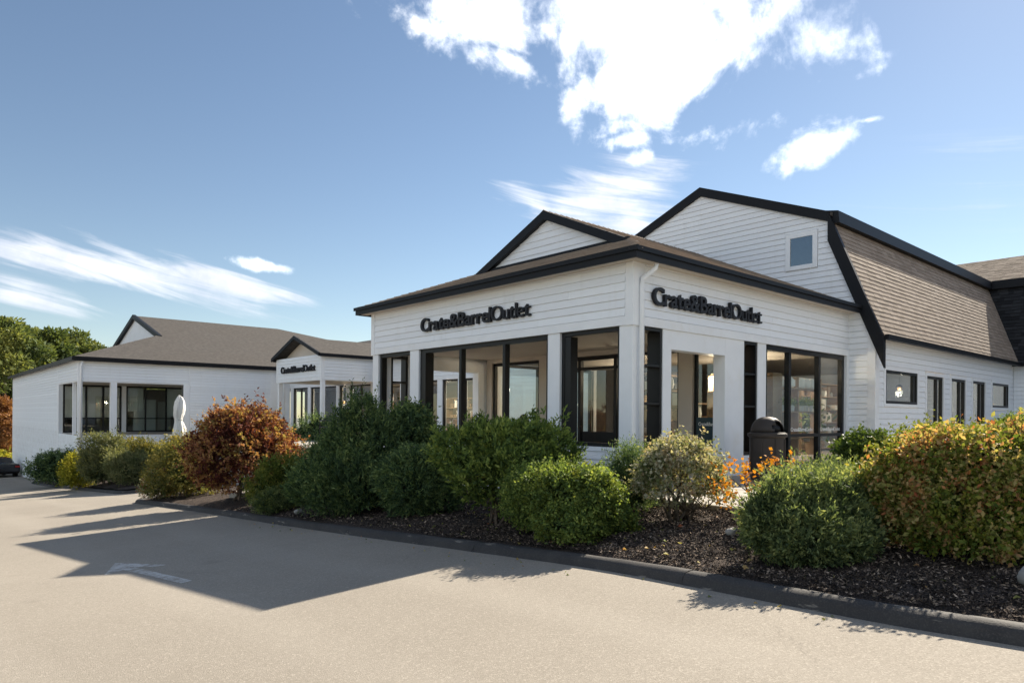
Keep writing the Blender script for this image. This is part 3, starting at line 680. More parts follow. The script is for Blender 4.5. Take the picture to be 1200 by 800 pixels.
# ------------------------------------------------------------------ connecting wing behind the walk
cw=thing('shop_wing','low recessed shop wing with black glazed bays between pavilion and portico','building',(9,20,0))
DX=9.0; DF=((DX,0,0),YD,NX)
block(cw,'wall',*DF,E+.02,40,2.80,4.0,.25,'white',-.004); siding(cw,*DF,[R4(E+.03,39.9,2.955,4.0)],zb=2.955,split=6,lap=.03,gap=.016)
block(cw,'header_trim',*DF,E+.02,34.9,2.79,2.955,.03,'white',.028)
block(cw,'wall',*DF,E+.02,13.6,-.3,2.79,.25,'white',-.004); siding(cw,*DF,[R4(E+.03,13.6,0,2.79)],zb=2.955-.155*20,split=4)
piers=[13.8,16.9,18.5,21.7,24.6,27.3,28.5,32.2,34.7]
for y in piers: block(cw,'pier',*DF,y-.2,y+.2,-.1,2.79,.25)
for a,b in zip(piers[:-1],piers[1:]):
    if b-a<1.7: window(cw,*DF,a+.2,b-.2,-.0,2.785,(),(),fw_=.09,name='shop_window')
    else: window(cw,*DF,a+.2,b-.2,-.0,2.785,(a+(b-a)*.5,),(),fw_=.09,name='shop_window')
dz=lambda x:4.09+.365*(x-DX+.3)
RXm=15.0
d1=[(DX-.3,E+.25,4.09),(RXm,E+.25,dz(RXm)),(RXm,44,dz(RXm)),(DX-.3,44,4.09)]
r=slab(d1,.1).build('roof','roof',cw); 
slab([(2*RXm-x,y,z) for x,y,z in d1],.1).build('roof','roof',cw)
MB().box(DX-.36,DX-.30,E+.5,34.6,3.90,4.10).build('fascia','black',cw); bx('eave_soffit','soffit',cw,DX-.3,DX,E+.3,34.6,3.93,3.95)
MB().box(9.3,20.5,9.9,44,2.9,3.0).build('ceiling','indoor_wall',cw); MB().box(9.2,20,9.9,44,-.4,-.01).build('floor','wood',cw)
bx('back_wall','indoor_wall',cw,14.2,14.3,9.9,44,0,2.9)
bx('inner_panel','wood',cw,11.9,12.0,14.6,17.4,0,2.9); bx('inner_panel','wood',cw,12.2,12.3,24.6,27.0,0,2.9)
MB().box(21,21.2,10,44,-.4,4.).build('wall','white',cw)
MB().tube([(DX-.2,E+.9,3.9),(DX-.06,E+.9,3.7),(DX-.06,E+.9,0)],.045,8).build('downpipe','white',cw,smooth=True)

# ------------------------------------------------------------------ portico with the third sign
po=thing('entrance_portico','small white gabled portico on slim posts carrying the smallest sign','building',(5.38,25.84,0))
BX=5.38; B0,B1=23.19,28.42; BC=25.84
MB().box(BX,BX+.16,B0,B1,2.79,4.02).build('beam','white',po); MB().box(BX+.16,DX-.02,B0,B0+.16,2.79,4.01).build('beam','white',po); MB().box(BX+.16,DX-.02,B1-.16,B1,2.79,4.01).build('beam','white',po)
siding(po,(BX,0,0),YD,NX,[R4(B0+.12,B1-.12,2.955,4.0)],zb=2.955,lap=.03,gap=.016); siding(po,(0,B0,0),XD,NY,[R4(BX+.14,DX-.32,2.81,4.0)],zb=2.81,lap=.03,gap=.02)
bx('corner_board','white',po,BX-.03,BX,B0-.03,B0+.12,2.78,4.01); bx('corner_board','white',po,BX,BX+.14,B0-.03,B0,2.78,4.01); bx('corner_board','white',po,BX-.03,BX,B1-.12,B1+.03,2.78,4.01)
block(po,'header_trim',(BX,0,0),YD,NX,B0+.12,B1-.12,2.79,2.955,.03,'white',.028)
bx('soffit','soffit',po,BX+.16,DX-.02,B0+.16,B1-.16,2.84,2.88)
for x,y in ((BX+.02,B0+.02),(BX+.02,B1-.22)): bx('post','white',po,x,x+.19,y,y+.19,-.5,2.79,bevel=.006)
bz=5.07; sl_=(bz-4.08)/(B1+.12-BC); xr=DX-.3+(bz-4.09)/.365+.2
for s in (1,-1):
    yy=BC-s*(BC-B0+.18)
    pl=[(BX-.22,yy,4.08),(DX-.1,yy,4.08),(xr,BC,bz),(BX-.22,BC,bz)]
    slab(pl,.09).build('roof','roof',po)
    rake(po,BX-.25,yy,4.11,BC,bz+.05,.17,.07)
fascia(po,(BX-.18,B0-.18),(DX-.4,B0-.18),4.08,.16,(0,-1)); fascia(po,(BX-.18,B1+.12),(DX-.4,B1+.12),4.08,.16,(0,1))
MB().prism([(BX+.35,B0,4.0),(BX+.35,B1,4.0),(BX+.35,BC,bz-.1)],(.05,0,0)).build('gable_wall','soffit',po)
bx('ledge','white',po,BX,BX+.4,B0,B1,4.021,4.05)

# ------------------------------------------------------------------ low building at the far left
lb=thing('low_building','long low white building with a glazed corner porch and broad grey hipped roof','building',(-2.74,34.96,0))
CX=-2.74; C0=34.96; C1=62.65; CE=10.0
FF=((0,C0,0),XD,NY); SFc=((CX,0,0),YD,NX)
block(lb,'wall',*FF,CX+.2,DX,2.79,4.0,.2,'white',-.004); block(lb,'wall',*SFc,C0+.01,C1,2.79,4.0,.2,'white',-.004)
block(lb,'wall',*FF,2.53,DX,-2.2,2.79,.2,'white',-.004); block(lb,'wall',*SFc,40.8,C1,-4.3,2.79,.2,'white',-.004)
block(lb,'wall',*FF,CX+.21,2.53,-3.2,-.10,.2,'white',-.004); block(lb,'wall',*SFc,C0+.01,40.8,-3.4,-.10,.2,'white',-.004)
siding(lb,*FF,[R4(CX+.12,2.86-.0,2.84,4.0),R4(2.90,DX-1.2,-1.2,4.0),R4(CX+.13,2.53,-2.2,-.12)],zb=2.84,exp=.16,lap=.035,gap=.028)
siding(lb,*SFc,[R4(C0+.12,41.2,2.84,4.0),R4(41.25,C1-.02,-3.9,4.0),R4(C0+.13,40.7,-3.0,-.12)],zb=2.84,exp=.165,lap=.035,gap=.028)
bx('corner_board','white',lb,CX-.03,CX,C0-.03,C0+.12,-3,3.99); bx('corner_board','white',lb,CX,CX+.12,C0-.03,C0,-3,3.99); bx('corner_board','white',lb,CX-.03,CX,C1-.12,C1+.03,-4.2,3.99)
bx('pilaster','white',lb,2.53,2.86,C0-.03,C0+.25,-1.,2.80); bx('pilaster','white',lb,CX-.03,CX+.25,40.7,41.25,-2.8,2.80)
bx('header_trim','white',lb,2.80,2.90,C0-.03,C0,2.8,3.99); bx('header_trim','white',lb,7.7,7.9,C0-.03,C0,-.6,3.99)
for x,y,w_ in ((CX,C0,.20),(-1.2,C0,.30),(CX,36.4,.17)): bx('post','white',lb,x,x+w_,y+.001,y+w_,-.099,2.79)
# glazed wall set back in the porch
GB=((0,40.0,0),XD,NY)
block(lb,'wall',*GB,CX+.1,4.3,-.62,-.05,.2,'white'); 
window(lb,*GB,CX+.1,.42,-.05,2.79,(-1.45,-.55),(.80,),fw_=.09,glass='glass',name='shop_window'); bx('pier','white',lb,.43,.66,39.95,40.2,-.05,2.79)
window(lb,*GB,.67,4.05,-.05,2.79,(1.78,2.98),(.80,),fw_=.09,glass='glass',name='shop_window')
block(lb,'pier',*GB,4.06,4.5,-.6,2.79,.2); bx('soffit','soffit',lb,CX+.2,DX,C0+.2,44,2.81,2.85)
bx('side_return','white',lb,4.5,4.6,C0+.2,40,-.6,2.79); bx('back_wall','indoor_wall',lb,CX+.2,8.8,45,45.1,-1,2.8); bx('pane_tone_panel','soffit',lb,-2.5,-1.5,40.32,40.34,.85,2.72); bx('pane_tone_panel','soffit',lb,-1.42,-.6,40.32,40.34,.85,2.72); bx('pane_tone_panel','soffit',lb,-.5,.38,40.32,40.34,.85,2.72)  # panels added behind the left panes in the tone of their reflections
bx('pane_tone_panel','ceramic',lb,.75,1.70,40.32,40.34,1.25,2.72); bx('pane_tone_panel','ceramic',lb,3.05,4.0,40.32,40.34,.95,2.72); bx('inner_panel','ceramic',lb,1.3,2.6,41.0,41.1,-.1,2.0); bx('inner_panel','ceramic',lb,3.1,3.9,42.4,42.5,-.1,1.9); bx('floor','indoor_dark',lb,CX+.2,8.8,40.2,47,-.7,-.1)  # pale panels added behind the right panes for the mirrored white gable
LE=4.09; cs=(8.3-LE)/(48.8-C0+.3); cxg=3.2; wsl=(8.3-cs*6.55-LE)/(cxg-CX+.3)
hyc=48.8-6.6
nearc=[(CX-.3,C0-.3,LE),(28.1,C0-.3,LE),(14.,48.8,8.3),(cxg-.15,48.8,8.3),(cxg-.15,hyc,8.3-cs*6.6)]
farc=[(x,97.6-y,z) for x,y,z in nearc]
wc=[(CX-.3,C0-.3,LE),(CX-.3,62.94,LE),(cxg,48.8+6.6,8.3-cs*6.6),(cxg,hyc,8.3-cs*6.6)]
for p in (nearc,farc,wc,[(28.1,C0-.3,LE),(28.1,62.94,LE),(14,48.8,8.3)]): slab(p,.12).build('roof','roof',lb)
MB().prism([(cxg,hyc,8.3-cs*6.6),(cxg,97.6-hyc,8.3-cs*6.6),(cxg,48.8,8.22)],(.1,0,0)).build('gable_wall','white',lb)
rake(lb,cxg-.22,hyc-.35,8.3-cs*6.95+.05,48.8,8.38,.30,.2); rake(lb,cxg-.222,97.6-hyc+.35,8.3-cs*6.95+.05,48.8,8.38,.30,.2)
fascia(lb,(CX-.3,C0-.3),(DX-.35,C0-.3),LE,.22,(0,-1)); fascia(lb,(CX-.3,C0-.35),(CX-.3,62.99),LE,.22,(-1,0)); fascia(lb,(CX-.35,C0-.35),(DX-.35,C0-.35),LE+.02,.10,(0,-1),'drip_edge',.05)
bx('eave_soffit','soffit',lb,CX-.3,8,C0-.3,C0-.002,3.90,3.92)
MB().tube([(CX+.15,C0-.25,3.9),(CX+.1,C0-.12,3.6),(CX+.1,C0-.12,-1)],.06,8).build('downpipe','white',lb,smooth=True)
MB().tube([(8.55,C0-.25,3.9),(8.55,C0-.1,3.6),(8.55,C0-.1,-.5)],.05,8).build('downpipe','white',lb,smooth=True)

# ------------------------------------------------------------------ sign lettering
def letter_mesh(ch,off,size=1.0,ext=.05,cond=1.0):
    cu_=bpy.data.curves.new('t','FONT'); cu_.body=ch; cu_.size=size; cu_.extrude=ext; cu_.offset=off; cu_.resolution_u=4
    o=bpy.data.objects.new('t',cu_); C.objects.link(o); bpy.context.view_layer.update()
    dg=bpy.context.evaluated_depsgraph_get(); me=bpy.data.meshes.new_from_object(o.evaluated_get(dg)); bpy.data.objects.remove(o); bpy.data.curves.remove(cu_)
    xs=[v.co.x for v in me.vertices]; 
    return me,min(xs),max(xs)
def sign(name,label,origin,U,N,width,height,heavy='Crate&Barrel',light='Outlet',m='letter',depth=.065,root=None,part='letter',flat=False):
    s=root if root else thing(name,label,'sign',origin)
    U=Vector(U);N=Vector(N);x=0;items=[]
    for i,ch in enumerate(heavy+light):
        hv=i<len(heavy); me,a,b=letter_mesh(ch,.017 if hv else .0,1.0,.5)
        items.append((me,x-a)); x+=(b-a)+(.012 if hv and i!=len(heavy)-1 else .028)
    tot=x-.03; sx=width/tot; sz=height/.74
    for me,dx in items:
        for v in me.vertices:
            p=Vector(v.co); q=U*((p.x+dx)*sx)+Vector((0,0,p.y*sz))+N*((p.z+.5)*depth+.001)
            v.co=q
        me.materials.clear(); me.materials.append(MAT[m]); me.name=part
        o=bpy.data.objects.new(part,me); C.objects.link(o); o.parent=s
        if root: o.location=Vector(origin)-rootloc(root); 
    return s
sign('shop_sign','black raised Crate&Barrel Outlet letters on the pavilion side above the row of black posts',(-.03,6.66,3.215),(0,-1,0),NX,4.02,.345)
sign('shop_sign','black raised Crate&Barrel Outlet letters above the entrance opening beside the white downpipe',(.50,-.03,3.205),XD,NY,3.92,.345)
sign('shop_sign','small black Crate&Barrel Outlet letters on the far gabled portico',(BX-.03,27.75,3.27),(0,-1,0),NX,4.0,.36)

# ------------------------------------------------------------------ foliage
def leaves(name,parent,centers,dirs,tint,L,Wd,m,kind=None,bend=.25):
    """rhombic folded leaves: centers (n,3), dirs (n,3)"""
    n=len(centers); rn=RNG.normal(size=(n,3)); s=np.cross(dirs,rn); s/=np.linalg.norm(s,axis=1,keepdims=True)+1e-9
    nn=np.cross(s,dirs); sc=RNG.uniform(.5,1.35,(n,1)); L_=L*sc; W_=Wd*sc
    a=centers; b=centers+dirs*L_*.45+s*W_*.5+nn*W_*bend; c=centers+dirs*L_; d=centers+dirs*L_*.45-s*W_*.5+nn*W_*bend
    V=np.stack([a,b,c,d],1).reshape(-1,3).astype(np.float32)
    me=bpy.data.meshes.new(name); me.vertices.add(4*n); me.vertices.foreach_set('co',V.ravel())
    me.loops.add(4*n); me.loops.foreach_set('vertex_index',np.arange(4*n,dtype=np.int32)); me.polygons.add(n)
    me.polygons.foreach_set('loop_start',np.arange(0,4*n,4,dtype=np.int32)); me.polygons.foreach_set('loop_total',np.full(n,4,dtype=np.int32))
    me.update(calc_edges=True); at=me.attributes.new('tint','FLOAT','FACE'); at.data.foreach_set('value',tint.astype(np.float32))
    me.materials.append(MAT[m]); o=bpy.data.objects.new(name,me); C.objects.link(o)
    if parent is not None: o.parent=parent; o.matrix_parent_inverse=Matrix.Translation(-rootloc(parent))
    if kind: o['kind']=kind
    return o
def unit(a): return a/(np.linalg.norm(a,axis=1,keepdims=True)+1e-9)
def lobes_for(x,y,z,w_,h,k,flat=.9,seed=0,box=False,depth=None):
    r=np.random.default_rng(seed); L=[]; dp=depth or w_
    L.append((x,y,z+h*.50,w_*.43,dp*.43,h*.46))
    for i in range(k):
        t=2*math.pi*(i+r.uniform(-.3,.3))/k; el=r.choice([.2,.5,.78]); q=w_*.5*(.66 if el<.7 else .42)
        rr=w_*r.uniform(.17,.27)
        L.append((x+math.cos(t)*q*1.,y+math.sin(t)*q*dp/w_,z+h*el*flat+.02,rr,rr*dp/w_,min(rr*1.05,h*.26)))
    L.append((x+r.uniform(-.1,.1)*w_,y,z+h*.80,w_*.26,dp*.26,h*.20))
    return L
def shrub(name,label,x,y,w_,h,m,n,L=.05,Wd=.014,k=9,style='spray',z=None,seed=0,stems=5,flat=.9,twig=.20,depth=None,cat='shrub',upb=.5,lobes=None,mix=None,group=None,base0=.12,clusters=16,core=True):
    r=np.random.default_rng(seed+11); z=bedz(x,y) if z is None else z
    t=thing(name,label,cat,(x,y,z-.02),group)
    LB=lobes or lobes_for(x,y,z,w_,h,k,flat,seed,depth=depth)
    LB=np.array(LB); vol=LB[:,3]*LB[:,4]+LB[:,5]*LB[:,3]; pr=vol/vol.sum()
    per=9 if style!='single' else 5; nt=n//per
    idx=r.choice(len(LB),nt*3,p=pr); d=unit(r.normal(size=(nt*3,3))); rad=r.uniform(.55,1.0,(nt*3,1))**.6
    KC=r.normal(size=(len(LB),clusters,3)); KC/=np.linalg.norm(KC,axis=2,keepdims=True)
    dots=np.einsum('nk,nck->nc',d,KC[idx]); cb=dots.argmax(1); mx=dots.max(1); bmp=np.clip((mx-.70)/.30,0,1)
    P=LB[idx,:3]+d*LB[idx,3:6]*rad*(.78+.38*bmp[:,None])
    ctint=r.random((len(LB),clusters))[idx,cb]
    spr=(r.random(len(P))<.085)[:,None]; P=P+spr*(d*.6+np.array([0,0,.6]))*r.uniform(.02,.13,(len(P),1))*w_
    ok=np.ones(len(P),bool)
    for i,b in enumerate(LB):
        q=(((P-b[:3])/b[3:6])**2).sum(1); ok&=~((q<.42)&(idx!=i))
    ok&=P[:,2]>z+base0*h*r.uniform(.3,1.,len(P))
    ok&=r.random(len(P))<(.12+1.1*bmp)
    P=P[ok][:nt]; d=d[ok][:nt]; ctint=ctint[ok][:nt]
    sd_=unit(d*1.0+np.array([0,0,upb])+r.normal(size=P.shape)*.35)
    cl=np.clip(.5*r.random(len(P))+.5*ctint,0,1)
    ts=np.linspace(0,1,per); C_=(P[:,None,:]+sd_[:,None,:]*(twig*ts[None,:,None]*r.uniform(.5,1.2,(len(P),1,1)))); 
    droop=-.25*twig*ts**2; C_[:,:,2]+=droop[None,:]*(0 if upb>.3 else 1)
    ld=np.repeat(sd_[:,None,:],per,1)*(.9 if style=='spray' else .35)+r.normal(size=C_.shape)*(.55 if style=='spray' else .8)
    cx_,cy_=x,y; ctr=np.array([x,y,0.]); rr_=np.array([rt.x,rt.y,0.]); pr_=(C_.reshape(-1,3)-ctr)@rr_
    lo_,hi_=np.percentile(pr_,[1.5,98.5]); kxy=w_/(hi_-lo_); zt=np.percentile(C_[:,:,2],98.8); kz=h/(zt-z); sh_=-(lo_+hi_)/2*kxy
    def norm(A):
        B=A.copy(); B[...,0]=x+(A[...,0]-x)*kxy+sh_*rt.x; B[...,1]=y+(A[...,1]-y)*kxy+sh_*rt.y; B[...,2]=z+(A[...,2]-z)*kz; return B
    C_=norm(C_); LB[:,:3]=norm(LB[:,:3]); LB[:,3:5]*=kxy; LB[:,5]*=kz
    C_=C_.reshape(-1,3)+r.normal(size=(len(P)*per,3))*(.008 if style=='spray' else .02); ld=unit(ld.reshape(-1,3))
    tint=np.clip(np.repeat(cl,per)*.55+r.random(len(C_))*.55-.05+.12*(np.tile(ts,len(P))-.5),0,1)
    if mix:
        m2,fr_=mix; sel=np.repeat(cl,per)<fr_
        leaves('foliage',t,C_[~sel],ld[~sel],tint[~sel],L,Wd,m); leaves('foliage',t,C_[sel],ld[sel],tint[sel],L,Wd,m2)
    else: leaves('foliage',t,C_,ld,tint,L,Wd,m)
    if core:  # inner leaves take the darkest tint: shade between clumps put into colour
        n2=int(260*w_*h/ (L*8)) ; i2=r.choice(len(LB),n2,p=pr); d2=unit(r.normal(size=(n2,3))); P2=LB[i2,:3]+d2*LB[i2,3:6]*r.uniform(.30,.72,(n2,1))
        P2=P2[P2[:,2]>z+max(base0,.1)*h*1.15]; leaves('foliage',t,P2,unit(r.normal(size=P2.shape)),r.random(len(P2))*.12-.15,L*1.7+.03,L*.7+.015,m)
    for i in range(stems):
        a=2*math.pi*i/max(1,stems)+r.uniform(-.4,.4); b=LB[r.integers(len(LB))]
        s0=Vector((x+.12*math.cos(a)*w_,y+.12*math.sin(a)*w_,z-.05)); s2=Vector((float(b[0]),float(b[1]),float(b[2])))
        s1=s0.lerp(s2,.5)+Vector((r.uniform(-.05,.05),r.uniform(-.05,.05),.08)); rr=.012+.006*h
        MB().tube([s0,s1,s2],[rr*1.3,rr,rr*.35],5).build('stem','bark',t)
        for q in range(6):
            e1=s1.lerp(s2,r.uniform(.1,.9)); e2=e1+Vector((r.uniform(-1,1),r.uniform(-1,1),r.uniform(.1,1)))*w_*.18
            MB().tube([e1,e2],[rr*.5,rr*.15],4).build('twig','bark',t)
    return t
SH=shrub
def crown(x,y,z,rows,dp=.9): return [(x+s_*rt.x+o*fw.x,y+s_*rt.y+o*fw.y,z+h_,r_,r_*dp,v_) for s_,h_,r_,v_,o in rows]
CON=crown(-3.26,4.3,bedz(-3.26,4.3),[(-.85,.50,.34,.42,0),(-.55,.78,.42,.62,.1),(-.15,1.05,.46,.85,.2),(.22,1.30,.42,.88,.2),(.62,1.02,.42,.80,.1),(.95,.72,.34,.55,0),(-.3,.5,.5,.45,-.3),(.3,.55,.55,.5,-.3),(0,.7,.8,.6,.1)])
RND=crown(-2.88,.17,bedz(-2.88,.17),[(-.72,1.00,.36,.36,0),(-.25,1.14,.42,.36,.1),(.28,1.17,.44,.34,.1),(.72,1.05,.34,.34,0),(-.45,.72,.42,.36,-.2),(.2,.80,.50,.38,-.2),(.62,.78,.36,.32,-.1),(-.1,.50,.42,.30,-.1),(0,.9,.7,.34,.2)])
JUN=crown(-3.22,-4.8,bedz(-3.22,-4.8),[(-.48,.34,.26,.30,0),(-.22,.46,.30,.30,.15),(.10,.42,.32,.34,0),(.36,.50,.30,.28,.2),(.56,.38,.26,.32,.1),(-.1,.24,.42,.24,-.2),(.3,.22,.36,.24,-.15)])
SH('juniper_shrub','large dark green conical evergreen shrub, tallest in front of the left half of the pavilion',-3.26,4.3,2.1,2.16,'yew',62000,.075,.022,12,seed=1,lobes=CON,twig=.22,upb=.9,depth=2.0)
SH('leafy_shrub','dark leafy shrub with thin shoots rising against the white columns, behind the conical evergreen',-1.9,4.43,1.5,1.93,'yew',24000,.08,.038,9,'leaf',seed=2,upb=.8)
SH('yew_shrub','low dark yew mound tucked between the conical evergreen and the clipped round shrub',-3.03,2.34,1.27,1.15,'yew',27000,.068,.021,8,seed=3)
SH('round_shrub','rounded mid green shrub on bare lower branches in front of the black posts',-2.88,0.17,2.0,1.5,'boxleaf',34000,.078,.030,11,seed=4,lobes=RND,upb=1.0,stems=10,base0=.42,twig=.16)
SH('clipped_shrub','clipped low hedge shrub beside the kerb with a sunlit yellow green right shoulder',-3.38,-1.82,1.28,0.88,'boxleaf',36000,.042,.025,10,'leaf',seed=5,twig=.1,mix=('brightbox',.35),depth=1.5)
SH('clipped_shrub','low dark clipped shrub spreading under the round shrub, left of the sunlit one',-3.09,-1,1.2,0.91,'boxleaf',24000,.042,.024,9,'leaf',seed=6,twig=.1)
SH('juniper_shrub','dark feathery juniper with long arching sprays at the foot of the corner column',-1.73,-1.37,0.75,0.98,'yew',15000,.05,.010,7,seed=7,twig=.34,upb=.8)
SH('variegated_shrub','pale cream and green leaved shrub on bare forked stems right of the corner column',-1.92,-2.38,1.16,1.1,'varieg',15000,.050,.032,9,'leaf',seed=8,stems=12,base0=.62,twig=.13,core=False)
SH('orange_shrub','sparse shrub with small orange leaves in front of the rubbish bin',-1.8,-3.46,1.15,0.85,'orange',620,.05,.036,7,'leaf',seed=9,stems=9,base0=.35,twig=.2,core=False)
SH('juniper_shrub','broad light green juniper at the kerb, right of the sloping mulch',-3.22,-4.80,1.2,.74,'juniper',70000,.048,.017,15,seed=10,lobes=JUN,twig=.14,upb=.6,depth=1.7,base0=.06,clusters=22)
SH('juniper_shrub','low yellow green juniper behind the broad one, below the shop window',-1.77,-4.35,1.49,0.68,'juniper',34000,.048,.017,9,seed=12,twig=.15,depth=1.5)
SH('turning_shrub','big loose shrub with rust and red autumn leaves right of the broad juniper',-2.55,-5.74,1.12,1.10,'mixed',42000,.048,.028,13,'leaf',seed=13,twig=.20,depth=1.7,mix=('leafy',.45),stems=8,clusters=24)
SH('turning_shrub','rusty and yellow leaved shrub at the right edge of the picture beside the pale rock',-2,-6.35,1.15,1.18,'mixed',32000,.05,.030,11,'leaf',seed=14,twig=.20,mix=('leafy',.5),stems=7,clusters=24)
SH('broadleaf_shrub','glossy dark green shrub at the right foot of the large shop window',0.6,-3.89,0.92,1,'holly',13000,.06,.034,8,'leaf',seed=15,twig=.12)
SH('leafy_hedge','yellow green leafy hedge below the row of windows of the gambrel hall',1.54,-4.43,1.4,1.12,'leafy',19000,.055,.030,9,'leaf',seed=16,twig=.15,upb=.9)
SH('leafy_hedge','second stretch of yellow green hedge running towards the right edge',2.86,-4.94,1.5,1.12,'leafy',16000,.055,.030,9,'leaf',seed=17,twig=.15,upb=.9)
SH('evergreen_shrub','dark evergreen shrub against the white wall at the far right',8.5,-3.98,1.3,1.3,'yew',14000,.08,.022,8,seed=18)
SH('maple_shrub','wide red and orange leaved Japanese maple shrub left of the conical evergreen',-2.95,10.55,2.75,2.40,'maple',26000,.085,.050,13,'leaf',seed=19,twig=.2,mix=('purple',.45),depth=2.8,base0=.3,stems=7)
SH('yellow_shrub','yellow green shrub with a low dark skirt between the maple and the conical evergreen',-3.57,6.94,1.25,1.13,'brightbox',12000,.06,.030,8,'leaf',seed=20,twig=.2,upb=.9)
SH('low_shrub','low dark green spreading shrub beside the concrete step',-3.85,6.6,0.75,0.5,'juniper',9000,.05,.014,7,seed=21)
SH('gold_shrub','gold and green shrub at the rounded end of the near bed',-3.3,14.9,1.97,1.84,'gold',15000,.075,.040,10,'leaf',seed=22,twig=.25,mix=('maple',.12))
SH('pink_shrub','low pinkish brown shrub at the tip of the near bed by the drive',-3.75,15.7,1,0.88,'varieg',6000,.07,.034,7,'leaf',seed=23,twig=.2,mix=('maple',.4))
b2=lambda x,y:bed2(x,y)
for a in [('evergreen_shrub','dark green shrub at the foot of the low building, leftmost of the far bed',-3.38,35.8,2.65,1.76,'yew',11000,.14,.040,24),
          ('yellow_shrub','small bright yellow green conifer between darker shrubs in the far bed',-3.4,30.2,1.55,1.55,'yellow',8000,.13,.040,25),
          ('grey_green_shrub','tall grey green shrub with upright shoots below the glazed porch',-2.7,28.3,2.12,2.3,'silver',13000,.12,.040,26),
          ('gold_shrub','gold tipped shrub right of the tall grey green one in the far bed',-1.45,28.75,2.24,1.9,'gold',10000,.12,.045,27),
          ('evergreen_shrub','dark spreading evergreen at the near corner of the far bed',-2.36,25.2,1.85,1.35,'silver',11000,.12,.034,28),
          ('gold_shrub','broad gold green shrub in front of the folded white parasol',0.32,29.0,2.75,1.45,'gold',9000,.12,.045,29),
          ('evergreen_shrub','dark clipped evergreen beneath the small portico',4.15,21.4,2.5,1.64,'yew',7000,.10,.030,30)]:
    nm,lab,x,y,w_,h,m,n,L,Wd,sd0=a
    zz=b2(x,y) if sd0!=30 else -.5
    SH(nm,lab,x,y,w_,h,m,n,L,Wd,9,'leaf',z=zz,seed=sd0,twig=.32,upb=.8,stems=3)
# upright bare shoots
def shoots(label,x,y,z,h,n,m,seed,L=.07):
    r=np.random.default_rng(seed); t=thing('tall_shoots',label,'plant',(x,y,z))
    cc=[];dd=[]
    for i in range(n):
        a=Vector((x+r.uniform(-.15,.15),y+r.uniform(-.15,.15),z)); b=a+Vector((r.uniform(-.12,.12),r.uniform(-.12,.12),h*r.uniform(.75,1)))
        MB().tube([a,a.lerp(b,.5)+Vector((.02,0,0)),b],[.010,.007,.003],4).build('stem','bark',t)
        for q in np.arange(.35,1.0,.035):
            p=a.lerp(b,float(q)); cc.append(tuple(p)); dd.append((r.normal(),r.normal(),.5))
            cc.append(tuple(p)); dd.append((r.normal(),r.normal(),.5))
    leaves('foliage',t,np.array(cc),unit(np.array(dd)),r.random(len(cc)),L,L*.4,m)
shoots('leafy green shoots climbing in front of the second white column',-1.7,4.6,bedz(-1.7,4.6)+.9,1.25,5,'boxleaf',1,.075)
shoots('pale yellow shoots rising above the turning shrub near the corner board',-1.55,-5.35,bedz(-1.6,-5.3)+.5,.78,2,'leafy',2,.05)
shoots('thin upright shoots rising above the hedge beside the tall windows',1.2,-5.6,-.12+.6,.62,2,'leafy',3,.06)

# ------------------------------------------------------------------ background trees
def tree(name,label,x,y,z,h,r0,m,n,seed,group=None,con=True,cat='tree',L=.55):
    r=np.random.default_rng(seed); t=thing(name,label,cat,(x,y,z),group)
    tr=MB(); tr.tube([(x,y,z-.3),(x+.1,y,z+h*.4),(x,y,z+h*.9)],[h*.022,h*.014,h*.004],8)
    tr.build('trunk','bark',t)
    K=46; lb=[]
    for i in range(K):
        q=r.uniform(.12,1.0); env=(r0*(1.0-q)**.65+.25) if con else r0*math.sqrt(max(.05,1-(2*(q-.5))**2))
        a=r.uniform(0,2*math.pi); d=env*r.uniform(.35,.95); s_=r0*r.uniform(.20,.36)
        lb.append((x+d*math.cos(a),y+d*math.sin(a),z+h*q*.93,s_*1.15,s_*1.15,s_*.72))
        if i%3==0: MB().tube([(x,y,z+h*q*.80),(lb[-1][0],lb[-1][1],lb[-1][2])],[h*.006,h*.002],5).build('limb','bark',t)
    LB=np.array(lb); idx=r.integers(0,K,n); d=unit(r.normal(size=(n,3))); P=LB[idx,:3]+d*LB[idx,3:6]*(r.uniform(.3,1,(n,1))**.5)
    dd=unit(d+r.normal(size=d.shape)*.7); tint=np.clip(r.random(K)[idx]*.6+r.random(n)*.4,0,1)
    leaves('crown',t,P,dd,tint,L,L*.45,m); return t
def copytree(t,loc,label,group,sc=1,rz=0):
    c=t.copy(); C.objects.link(c); c['label']=label; c['group']=group; c.location=loc; c.scale=(sc,sc,sc); c.rotation_euler=(0,0,rz)
    for ch in t.children:
        d=ch.copy(); C.objects.link(d); d.parent=c; d.matrix_parent_inverse=ch.matrix_parent_inverse.copy()
    return c
def front(px,dist): # a point along a bearing
    d=pdir(px,482); k=dist/math.hypot(d.x,d.y); return (-9.92+d.x*k,-7.91+d.y*k)
GT='trees beyond the low building'
T=[]
specs=[(4,92,15.6,4.6),(36,100,15.6,4.4),(62,96,15.3,4.4),(84,104,16.2,4.2),(104,98,13.9,4.0),(124,104,13.6,4.4),(20,116,17.2,5.0),(150,112,13.9,4.6),(50,124,17.0,5.0),(100,122,16.0,5.0),(176,116,12.5,4.6),(-40,96,16,5),(-110,100,16,5)]
labs=['tall green pine at the very left edge above the orange tree','broad pine second from the left on the tree line','round topped light green tree left of the tallest pine','tallest dark pine standing above the black roof edge of the low building','green tree just left of the small white gable','lowest tree touching the foot of the small white gable']
